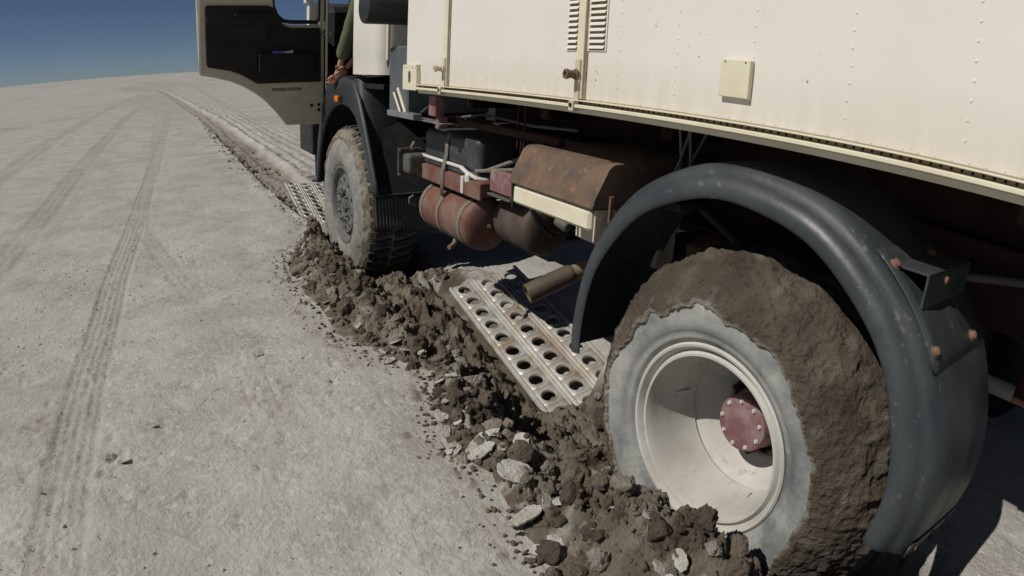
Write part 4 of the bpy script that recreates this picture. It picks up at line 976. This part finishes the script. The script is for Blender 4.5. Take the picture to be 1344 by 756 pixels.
# rear face
L_out = [(.018, 4.13, 1.462), (.010, 4.06, 1.33), (.006, 3.93, 1.13), (.004, 3.83, .95), (.002, 3.74, .80), (.002, 3.70, .735)]
R_in = [(.20, 4.06, 1.462), (.235, 3.98, 1.26), (.29, 3.94, 1.06), (.36, 3.87, .91), (.42, 3.81, .78), (.45, 3.76, .70)]
P = []
for l, r in zip(L_out, R_in):
    l = Vector(l); r = Vector(r); row = []
    for k, tt in enumerate((0, .02, .06, .14, .35, .7, 1.)):
        p = l.lerp(r, tt); p.y -= (0, .022, .045, .062, .065, .05, .03)[k]; row.append(p[:])
    P.append(row)
rfc = grid_mesh('rear_panel', np.array(P), BLACKF, ffd)
P = [[(.018, 4.13, 1.462), (.018, 4.60, 1.462), (.018, 4.8, 1.42)], [(.20, 3.98, 1.472), (.20, 4.60, 1.475), (.2, 4.8, 1.43)], [(.60, 3.98, 1.474), (.6, 4.6, 1.475), (.6, 4.8, 1.43)]]
grid_mesh('top_panel', np.array(P, float), BLACKF, ffd)
mb = MB(); mb.box((-.018, 4.335, 1.285), (-.006, 4.435, 1.345), .006); lp = mb.build('side_lamp_base', BLACKM, T)
rbox((-.040, 4.345, 1.293), (-.0175, 4.425, 1.337), .008, 3).build('amber_lens', AMBER, lp, smooth=40)
# ---- ribbed rubber flap
P = []; n = 140
for k in range(n):
    tt = k/(n-1); x = .004+.52*tt; rb = .004*(1 if (k % 6) < 3 else -1)
    rb *= 1.5; z0 = .742-.02*tt; z1 = .532-.045*tt
    P.append([(x, 3.70+rb+.012*math.sin(q*3.1)-.03*math.sin(q*1.6), z0+(z1-z0)*q) for q in np.linspace(0, 1, 8)])
fl = grid_mesh('ribbed_flap', np.array(P), mat('dusty_ribbed_rubber', (.055, .056, .055), .6, col2=(.085, .083, .078), nscale=12), T); m_ = fl.modifiers.new('t', 'SOLIDIFY'); m_.thickness = .006
mb = MB(); mb.box((.0, 3.66, .742), (.36, 3.69, .752), .002); mb.build('flap_clamp', OLIVE, fl)
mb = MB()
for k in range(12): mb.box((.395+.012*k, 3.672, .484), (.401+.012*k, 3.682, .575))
mb.box((.39, 3.670, .468), (.56, 3.684, .485), .002); mb.build('painted_lit_ribs', OLIVE, fl)  # sunlit end of the flap, its light put into a paler rib colour
# ---- small grey-green junction box
mb = MB(); mb.box((.015, 3.30, .925), (.18, 3.312, 1.088), .012); jb = mb.build('junction_box', OLIVE, T)
rbox((.040, 3.20, .950), (.20, 3.2995, 1.060), .018, 3).build('cover', OLIVE, jb, smooth=40)
for (x, z) in ((.028, .94), (.028, 1.075), (.10, 1.077), (.165, 1.075)):
    mb = MB(); mb.bolt((x, 3.299, z), (0, -1, 0), .005, .006); mb.build('bolt', STEEL, jb)

# ---- things between cab and box
mb = MB(); mb.box((.0, 3.14, 1.29), (.50, 3.41, 1.650), .010); mb.build('grey_duct_box', STEELB, T)
mb = MB(); mb.box((-.03, 2.98, 1.268), (.02, 3.36, 1.300), .003); mb.box((.022, 2.75, 1.262), (.10, 3.40, 1.270), .002); stp = mb.build('step_plate', STEEL, T)
mb = MB(); mb.tube([(-.012, 3.30, 1.395), (-.016, 3.18, 1.285)], .007, 8); mb.tube([(.0, 3.27, 1.420), (-.004, 3.14, 1.287)], .009, 8); mb.build('catch_rods', CREAM2, stp, smooth=50)
mb = MB(); mb.box((.0, 2.78, 1.30), (.05, 2.86, 1.40), .005); mb.box((.02, 2.78, 1.24), (.07, 2.82, 1.30), .004); mb.tube([(.0, 2.95, 1.31), (.03, 2.86, 1.37)], .003, 6); mb.build('box_mount', HUBR, T)
mb = MB(); mb.box((.10, 1.9, 1.262), (.13, 2.95, 1.292), .003); mb.build('side_beam', REDO, T)
mb = MB()
for yy in (2.14, 2.19): mb.box((.10, yy, 1.22), (.106, yy+.006, 1.41))
mb.box((.10, 2.14, 1.262), (.106, 2.19, 1.268)); mb.tube([(.103, 2.165, 1.262), (.103, 2.165, 1.20)], .003, 6); mb.build('hanger_loop', REDO, T)
mb = MB(); mb.lathe([(0, 0), (0, .085), (.006, .096), (.020, .100), (.60, .100), (.60, 0)], (-.165, 3.40, 1.872), (1, -.02, 0), 40); mb.build('air_intake', mat('black_intake', (.022, .026, .026), .5, col2=(.035, .038, .036), nscale=8), T, smooth=30)
mb = MB(); mb.tube([(.030, 3.52, 1.80), (.030, 3.52, 1.575)], .0115, 12); gh = mb.build('grab_rod', CREAM2, T, smooth=50)
mb = MB(); mb.tube([(.030, 3.52, 1.576), (.030, 3.52, 1.560), (.034, 3.53, 1.535)], [.008, .009, .005], 10); mb.build('rod_end', STEEL, gh, smooth=40)

# ---- cab
cabx0, cabx1 = .005, 2.10
mb = MB()
pill = [(.0, 4.10), (.0, 3.76), (.006, 3.70), (.024, 3.655), (.055, 3.625), (.10, 3.612), (.20, 3.61)]
v = []; zs = (1.488, 1.60, 1.606, 1.9, 2.75)
for z in zs:
    for (x, y) in pill: v.append((x+(.003 if z <= 1.60 else 0), y, z))
f = [(i*7+k, i*7+k+1, (i+1)*7+k+1, (i+1)*7+k) for i in range(4) for k in range(6)]; mb.add(v, f)
v = []
for z in zs:
    for (x, y) in [(.0, 4.10), (.05, 4.10), (.06, 4.06), (.06, 3.72)]: v.append((x, y, z))
mb.add(v, [(i*4+k, i*4+k+1, (i+1)*4+k+1, (i+1)*4+k) for i in range(4) for k in range(3)])
cab = mb.build('cab_corner', CREAM, T, smooth=50)
mb = MB(); mb.box((.20, 3.612, 1.36), (2.05, 3.640, 2.75), .004); mb.build('rear_wall', TAN, cab)
mb = MB(); mb.box((.0, 3.60, 2.751), (2.12, 5.75, 2.80), .015); mb.build('roof', CREAM, cab)
mb = MB(); mb.box((.05, 3.64, 1.40), (2.08, 5.55, 1.43)); mb.build('cab_floor', NAVY, cab)
mb = MB(); mb.box((2.06, 3.64, 1.1), (2.10, 5.6, 2.0), .004); mb.box((2.06, 3.64, 2.0005), (2.10, 3.95, 2.75), .004); mb.box((2.06, 5.0, 2.0005), (2.10, 5.1, 2.75), .004); mb.build('right_side', CREAM, cab)
mb = MB(); mb.box((.05, 5.58, 1.0), (2.06, 5.66, 2.10), .004); mb.box((.02, 5.58, 2.1005), (.09, 5.66, 2.75), .004); mb.box((2.0, 5.58, 2.1005), (2.07, 5.66, 2.75), .004); mb.build('front_panel', CREAM, cab)
mb = MB(); mb.box((.09, 5.60, 2.1), (2.0, 5.606, 2.75)); mb.build('windscreen', GLASS, cab)
mb = MB(); mb.box((.10, 5.10, 1.43), (2.05, 5.575, 2.03), .05); mb.tube([(.52, 5.15, 1.98), (.52, 5.0, 2.02)], .05, 12); mb.box((.37, 5.35, 2.0), (.55, 5.5, 2.14), .03); mb.build('dashboard', NAVY, cab)
mb = MB()
mb.lathe([(.018*math.cos(a_q), .20+.018*math.sin(a_q)) for a_q in np.linspace(0, 2*math.pi, 9)], (.55, 4.90, 2.02), (0, -.45, .9), 32); mb.build('steering_wheel', NAVY, cab, smooth=60)
# A pillar and front quarter
mb = MB(); mb.box((.012, 4.985, 1.30), (.07, 5.07, 2.75), .008); mb.build('front_pillar', mat('dark_pillar', (.02, .03, .034), .5), cab)
mb = MB(); mb.box((.0, 5.0705, 1.2), (.06, 5.575, 1.80), .01); mb.build('front_quarter', CREAM, cab)
mb = MB(); mb.box((.02, 4.11, 1.43), (.10, 4.98, 1.475), .004); mb.build('door_sill', NAVY, cab)
# seat
rbox((.20, 3.90, 1.44), (.72, 4.42, 1.60), .05).build('seat', NAVY, cab, smooth=60)
rbox((.22, 3.68, 1.60), (.70, 3.84, 2.28), .05).build('seat_back', NAVY, cab, smooth=60)
# front bumper corner and step below the door
mb = MB(); mb.box((-.03, 5.15, .82), (.16, 5.60, 1.10), .012); mb.build('front_bumper', BLACKM, T)
mb = MB(); mb.box((-.045, 5.12, .60), (.10, 5.32, .62), .004); mb.box((.03, 5.13, .62), (.045, 5.145, .83)); mb.box((.03, 5.29, .62), (.045, 5.305, .83)); mb.build('foot_step', STEEL, T)

# ---- open door (plane y = 4.95, hinge at x = 0)
DY = 4.95
def dfn(u, w, d): return (u, DY+d, w)
lower = [(.012, 1.098), (-.285, 1.098), (-.315, 1.138), (-.375, 1.215), (-.44, 1.285), (-.52, 1.350), (-.61, 1.405), (-.70, 1.445), (-.80, 1.474), (-.88, 1.490), (-.935, 1.503)]
mb = MB()
poly = lower+[(-.955, 2.10), (-.945, 2.45), (-.84, 2.62), (.012, 2.62)]
# door shell built as frame pieces round the window hole (hole: x -.315..-.012... above z 1.90)
body_poly = lower+[(-.957, 2.11), (-.395, 2.11), (-.36, 1.92), (-.315, 1.875), (-.26, 1.862), (.012, 1.862)]
mb.prism(body_poly, 'y', .0, -.045, dfn)
mb.prism([(-.957, 2.1105), (-.950, 2.45), (-.84, 2.62), (.012, 2.62), (.012, 2.50), (-.80, 2.50), (-.87, 2.42), (-.87, 2.1105)], 'y', .0, -.045, dfn)
mb.prism([(-.022, 1.8625), (.012, 1.8625), (.012, 2.4995), (-.022, 2.4995)], 'y', .0, -.045, dfn)
door = mb.build('cab_door', TAN, T)
bvm = door.modifiers.new('b', 'BEVEL'); bvm.width = .006; bvm.segments = 2; bvm.limit_method = 'ANGLE'; bvm.angle_limit = R_(40)
# inner lining (towards the camera side y-)
lining = [(-.020, 1.425), (-.500, 1.422), (-.545, 1.445), (-.62, 1.492), (-.70, 1.523), (-.82, 1.548), (-.868, 1.556), (-.882, 1.58), (-.890, 1.99), (-.878, 2.008), (-.43, 2.005), (-.385, 1.99), (-.345, 1.905), (-.30, 1.855), (-.25, 1.838), (-.030, 1.838), (-.018, 1.82), (-.015, 1.44)]
mb = MB(); mb.prism([(a, b) for a, b in lining], 'y', -.0455, -.060, dfn); ln = mb.build('door_lining', DPANEL, door)
mb = MB()
mb.prism([(-.94, 1.515), (-.925, 1.515), (-.925, 2.44), (-.94, 2.44)], 'y', -.0455, -.058, dfn); mb.build('door_edge_seal', CREAM, door)
# window frame + glass + top grey
mb = MB(); mb.prism([(-.435, 2.12), (-.87, 2.12), (-.87, 2.42), (-.80, 2.50), (-.435, 2.50)], 'y', -.020, -.026, dfn); mb.build('window_pane', GLASS, door)
mb = MB(); mb.prism([(-.365, 1.935), (-.35, 2.50), (-.022, 2.50), (-.022, 1.90), (-.30, 1.885)], 'y', -.020, -.026, dfn); mb.build('window_pane', GLASS, door)
fr = [(-.40, 2.50), (-.385, 2.01), (-.355, 1.935), (-.305, 1.893), (-.25, 1.885), (-.05, 1.885), (-.024, 1.905), (-.021, 2.50)]
mb = MB(); mb.tube([(u, DY-.030, w) for u, w in fr], .016, 8); mb.build('window_seal', BLACKM, door, smooth=60)
mb = MB(); mb.prism([(-.435, 2.111), (-.40, 2.111), (-.40, 2.50), (-.435, 2.50)], 'y', 0, -.045, dfn); mb.build('window_post', TAN, door)
# handle bar, ridge mouldings, pocket, its contents
mb = MB(); mb.box((-.685, DY-.095, 1.915), (-.415, DY-.0605, 1.955), .012); mb.build('arm_handle', NAVY, door)
mb = MB(); 
for (x0, z0, x1, z1) in ((-.86, 1.86, -.46, 1.86), (-.86, 1.73, -.46, 1.73), (-.86, 1.70, -.42, 1.70), (-.86, 1.86, -.86, 1.73)): mb.tube([(x0, DY-.061, z0), (x1, DY-.061, z1)], .004, 6)
mb.tube([(-.46, DY-.061, 1.86), (-.40, DY-.061, 1.82), (-.38, DY-.061, 1.78), (-.46, DY-.061, 1.73)], .006, 6); mb.build('lining_ridges', DPANEL, door)
mb = MB(); mb.lathe([(0, 0), (0, .028), (.012, .026), (.014, 0)], (-.41, DY-.060, 1.80), (0, -1, 0), 18); mb.tube([(-.41, DY-.075, 1.80), (-.37, DY-.085, 1.83)], .008, 8); mb.build('window_crank', NAVY, door, smooth=40)
mb = MB(); mb.box((-.505, DY-.115, 1.50), (-.075, DY-.0605, 1.645), .008); mb.build('door_pocket', NAVY, door)
mb = MB(); mb.box((-.40, DY-.108, 1.62), (-.31, DY-.10, 1.665), .002); wr = mb.build('blue_wrapper', BLUE); tag(wr, 'crumpled blue wrapper sticking out of the door pocket', 'wrapper')
mb = MB(); mb.obox((-.275, DY-.09, 1.652), (1, .2, .2), (0, 1, 0), .08, .004, .022, .001); tag(mb.build('folded_paper', WHITE), 'folded white paper beside the blue wrapper in the door pocket', 'paper')
mb = MB(); mb.box((-.887, DY-.064, 1.885), (-.875, DY-.0605, 1.935), .001); mb.build('red_reflector', REDL, door)
for (x, z) in ((-.085, 1.245), (-.028, 1.248), (-.028, 1.208)):
    mb = MB(); mb.lathe([(0, 0), (0, .013), (.0015, .012), (.0015, 0)], (x, DY-.0452, z), (0, -1, 0), 14); mb.build('hole', DARKHOLE, door)
for (x0, x1) in ((-.27, -.215), (-.13, -.075)):
    mb = MB(); mb.box((x0, DY-.049, 1.113), (x1, DY-.0455, 1.128), .002); mb.build('drain_slot', CREAMD, door)
mb = MB(); mb.box((-.395, DY-.050, 1.362), (-.29, DY-.0455, 1.384), .002); mb.box((-.28, DY-.050, 1.362), (-.165, DY-.0455, 1.384), .002); mb.build('stamped_plate', STEEL, door)
for z in (1.27, 1.86):
    mb = MB(); mb.tube([(.012, DY-.05, z-.03), (.012, DY-.05, z+.03)], .014, 10); mb.box((.0, DY-.045, z-.02), (.04, DY+.02, z+.02), .003)
    mb.build('hinge', TAN, door, smooth=40)
mb = MB(); mb.tube([(.022, 4.86, 1.24), (.022, 4.86, 2.6)], .010, 8); mb.build('door_gasket', CREAM2, T, smooth=50)
mb = MB(); mb.box((.0, 4.965, 1.12), (.03, 4.984, 2.62), .003); mb.build('hinge_post', TAN, T)
mb = MB(); mb.tube([(-.002, 4.90, 1.79), (.04, 4.86, 1.79), (.045, 4.80, 1.79)], .012, 8); mb.build('check_strap', STEEL, T, smooth=50)

# pole brought nearer along the line of sight, above the ground under the truck (seen behind the rear mudguard)
mb = MB(); mb.tube([(1.25, .62, .60), (1.25, .3, .60), (1.25, -.6, .60)], .032, 14); tag(mb.build('wooden_pole', WOOD, smooth=60), 'weathered wooden pole raised above the salt behind the rear mudguard', 'pole')

# ================================================================ PERSON (driver's seat)
def skin_mesh(name, pts, edges, rad, m, parent, sub=2, root=0):
    me = bpy.data.meshes.new(name); c = Vector(pts[root]); me.from_pydata([tuple(Vector(p)-c) for p in pts], edges, []); me.update()
    o = bpy.data.objects.new(name, me); link(o, parent, c)
    sk = o.modifiers.new('skin', 'SKIN'); 
    for i, r in enumerate(rad): me.skin_vertices[0].data[i].radius = (r, r) if not isinstance(r, tuple) else r; me.skin_vertices[0].data[i].use_root = (i == root)
    sb_ = o.modifiers.new('sub', 'SUBSURF'); sb_.levels = sub; sb_.render_levels = sub; sk.use_smooth_shade = True
    bpy.context.view_layer.update(); dg = bpy.context.evaluated_depsgraph_get(); m2 = bpy.data.meshes.new_from_object(o.evaluated_get(dg)); o.modifiers.clear(); o.data = m2
    m2.materials.clear(); m2.materials.append(m); m2.polygons.foreach_set('use_smooth', [True]*len(m2.polygons)); return o
pr = thing('person', 'person in an olive shirt and dark bracelet, arm reaching down in the open cab', 'person', (.42, 4.10, 1.60))
J = dict(pel=(.40, 4.10, 1.68), sp=(.34, 4.16, 1.86), ch=(.275, 4.22, 2.03), nk=(.24, 4.26, 2.16), hd=(.23, 4.29, 2.26), ht=(.23, 4.29, 2.36),
         ls=(.10, 4.25, 2.04), le=(.045, 4.33, 1.78), lw=(.002, 4.45, 1.515), lh=(-.010, 4.48, 1.470),
         rs=(.44, 4.26, 2.05), re=(.30, 4.44, 1.80), rw=(.085, 4.41, 1.575), rh=(.050, 4.425, 1.525),
         lk=(.30, 4.50, 1.72), la=(.30, 4.62, 1.50), rk=(.55, 4.52, 1.72), ra=(.55, 4.66, 1.50), lt=(.30, 4.76, 1.47), rtt=(.55, 4.80, 1.47))
names = list(J); ix = {k: i for i, k in enumerate(names)}
E_ = [('pel', 'sp'), ('sp', 'ch'), ('ch', 'nk'), ('nk', 'hd'), ('hd', 'ht'), ('ch', 'ls'), ('ls', 'le'), ('le', 'lw'), ('lw', 'lh'), ('ch', 'rs'), ('rs', 're'), ('re', 'rw'), ('rw', 'rh'), ('pel', 'lk'), ('lk', 'la'), ('la', 'lt'), ('pel', 'rk'), ('rk', 'ra'), ('ra', 'rtt')]
rd = dict(pel=.105, sp=.10, ch=.115, nk=.045, hd=.078, ht=.055, ls=.045, le=.032, lw=.021, lh=.022, rs=.045, re=.032, rw=.021, rh=.022, lk=.055, la=.035, rk=.055, ra=.035, lt=.03, rtt=.03)
bod = skin_mesh('body', [J[k] for k in names], [(ix[a], ix[b]) for a, b in E_], [rd[k] for k in names], SKIN, pr)
def seg(name, keys, rads, m):
    pts = [J[k] if isinstance(k, str) else k for k in keys]; return skin_mesh(name, pts, [(i, i+1) for i in range(len(pts)-1)], rads, m, pr)
lerp = lambda a, b, t: tuple(Vector(J[a]).lerp(Vector(J[b]), t))
skin_mesh('shirt', [J['pel'], J['sp'], J['ch'], lerp('ch', 'nk', .55), J['ls'], lerp('ls', 'le', .5), J['le'], lerp('le', 'lw', .45), lerp('le', 'lw', .74), J['rs'], J['re'], lerp('re', 'rw', .55)],
          [(0, 1), (1, 2), (2, 3), (2, 4), (4, 5), (5, 6), (6, 7), (7, 8), (2, 9), (9, 10), (10, 11)], [.125, .12, .135, .06, .07, .062, .056, .055, .056, .07, .055, .05], SHIRT, pr)
skin_mesh('trousers', [J['pel'], J['lk'], lerp('lk', 'la', .9), J['rk'], lerp('rk', 'ra', .9)], [(0, 1), (1, 2), (0, 3), (3, 4)], [.118, .070, .05, .070, .05], TROUS, pr)
sh = [o for o in pr.children if o.name.startswith('shirt')][0].data
co = np.array([v.co[:] for v in sh.vertices]); no = np.array([v.normal[:] for v in sh.vertices]); co += no*(.007*fbm(co[:, 0]*1.4, co[:, 1], co[:, 2]*.8, f=26, oc=3, s=700))[:, None]
sh.vertices.foreach_set('co', co.ravel()); sh.update()
mb = MB(); mb.lathe([(-.012, .030), (-.008, .033), (.008, .033), (.012, .030)], Vector(lerp('le', 'lw', .93)), Vector(J['lw'])-Vector(J['le']), 16); mb.build('bracelet', BAND, pr, smooth=60)
def hand(wrist, hnd, spread, m):
    w = Vector(wrist); h = Vector(hnd); d = (h-w).normalized(); s = Vector(spread); s = (s-d*s.dot(d)).normalized(); n = d.cross(s)
    for k, (o_, l) in enumerate(((-.030, .062), (-.011, .072), (.009, .068), (.028, .052))):
        b0 = h+s*o_*.7+d*.005; b1 = h+s*o_+d*(.030); b2 = b1+d*l*.45-n*.010; b3 = b2+d*l*.32-n*.020
        skin_mesh('finger', [b0, b1, b2, b3], [(0, 1), (1, 2), (2, 3)], [.009, .009, .008, .007], m, pr, sub=1)
    b0 = h-s*.02-d*.01; b1 = h-s*.042+d*.012; b2 = b1+d*.028-s*.006-n*.012
    skin_mesh('thumb', [b0, b1, b2], [(0, 1), (1, 2)], [.011, .010, .008], m, pr, sub=1)
hand(J['lw'], J['lh'], (1, .3, 0), SKIN); hand(J['rw'], J['rh'], (1, .3, 0), SKIN)
# head details: hair cap, face
hc = Vector(J['hd'])+Vector((0, 0, .02))
mb = MB(); mb.lathe([(.10*math.cos(a_q), .098*math.sin(a_q)) for a_q in np.linspace(0, 1.75, 9)], hc+Vector((0, -.012, .012)), (0, -.35, 1), 20); mb.build('hair', HAIR, pr, smooth=80)
mb = MB(); mb.tube([hc+Vector((0, .078, .01)), hc+Vector((0, .100, -.025))], [.008, .014], 8); mb.build('nose', SKIN, pr, smooth=80)
for sx in (-1, 1):
    mb = MB(); mb.lathe([(0, 0.012), (.006, .008), (.008, 0)], hc+Vector((.03*sx, .076, .005)), (0, 1, 0), 10); mb.build('eye', BAND, pr)
    mb = MB(); mb.lathe([(0, .022), (.010, .018), (.014, 0)], hc+Vector((.078*sx, 0, -.01)), (sx, 0, 0), 10); mb.build('ear', SKIN, pr, smooth=80)
mb = MB(); mb.tube([hc+Vector((-.022, .080, -.052)), hc+Vector((.022, .080, -.052))], .005, 6); mb.build('mouth', HUBR, pr)
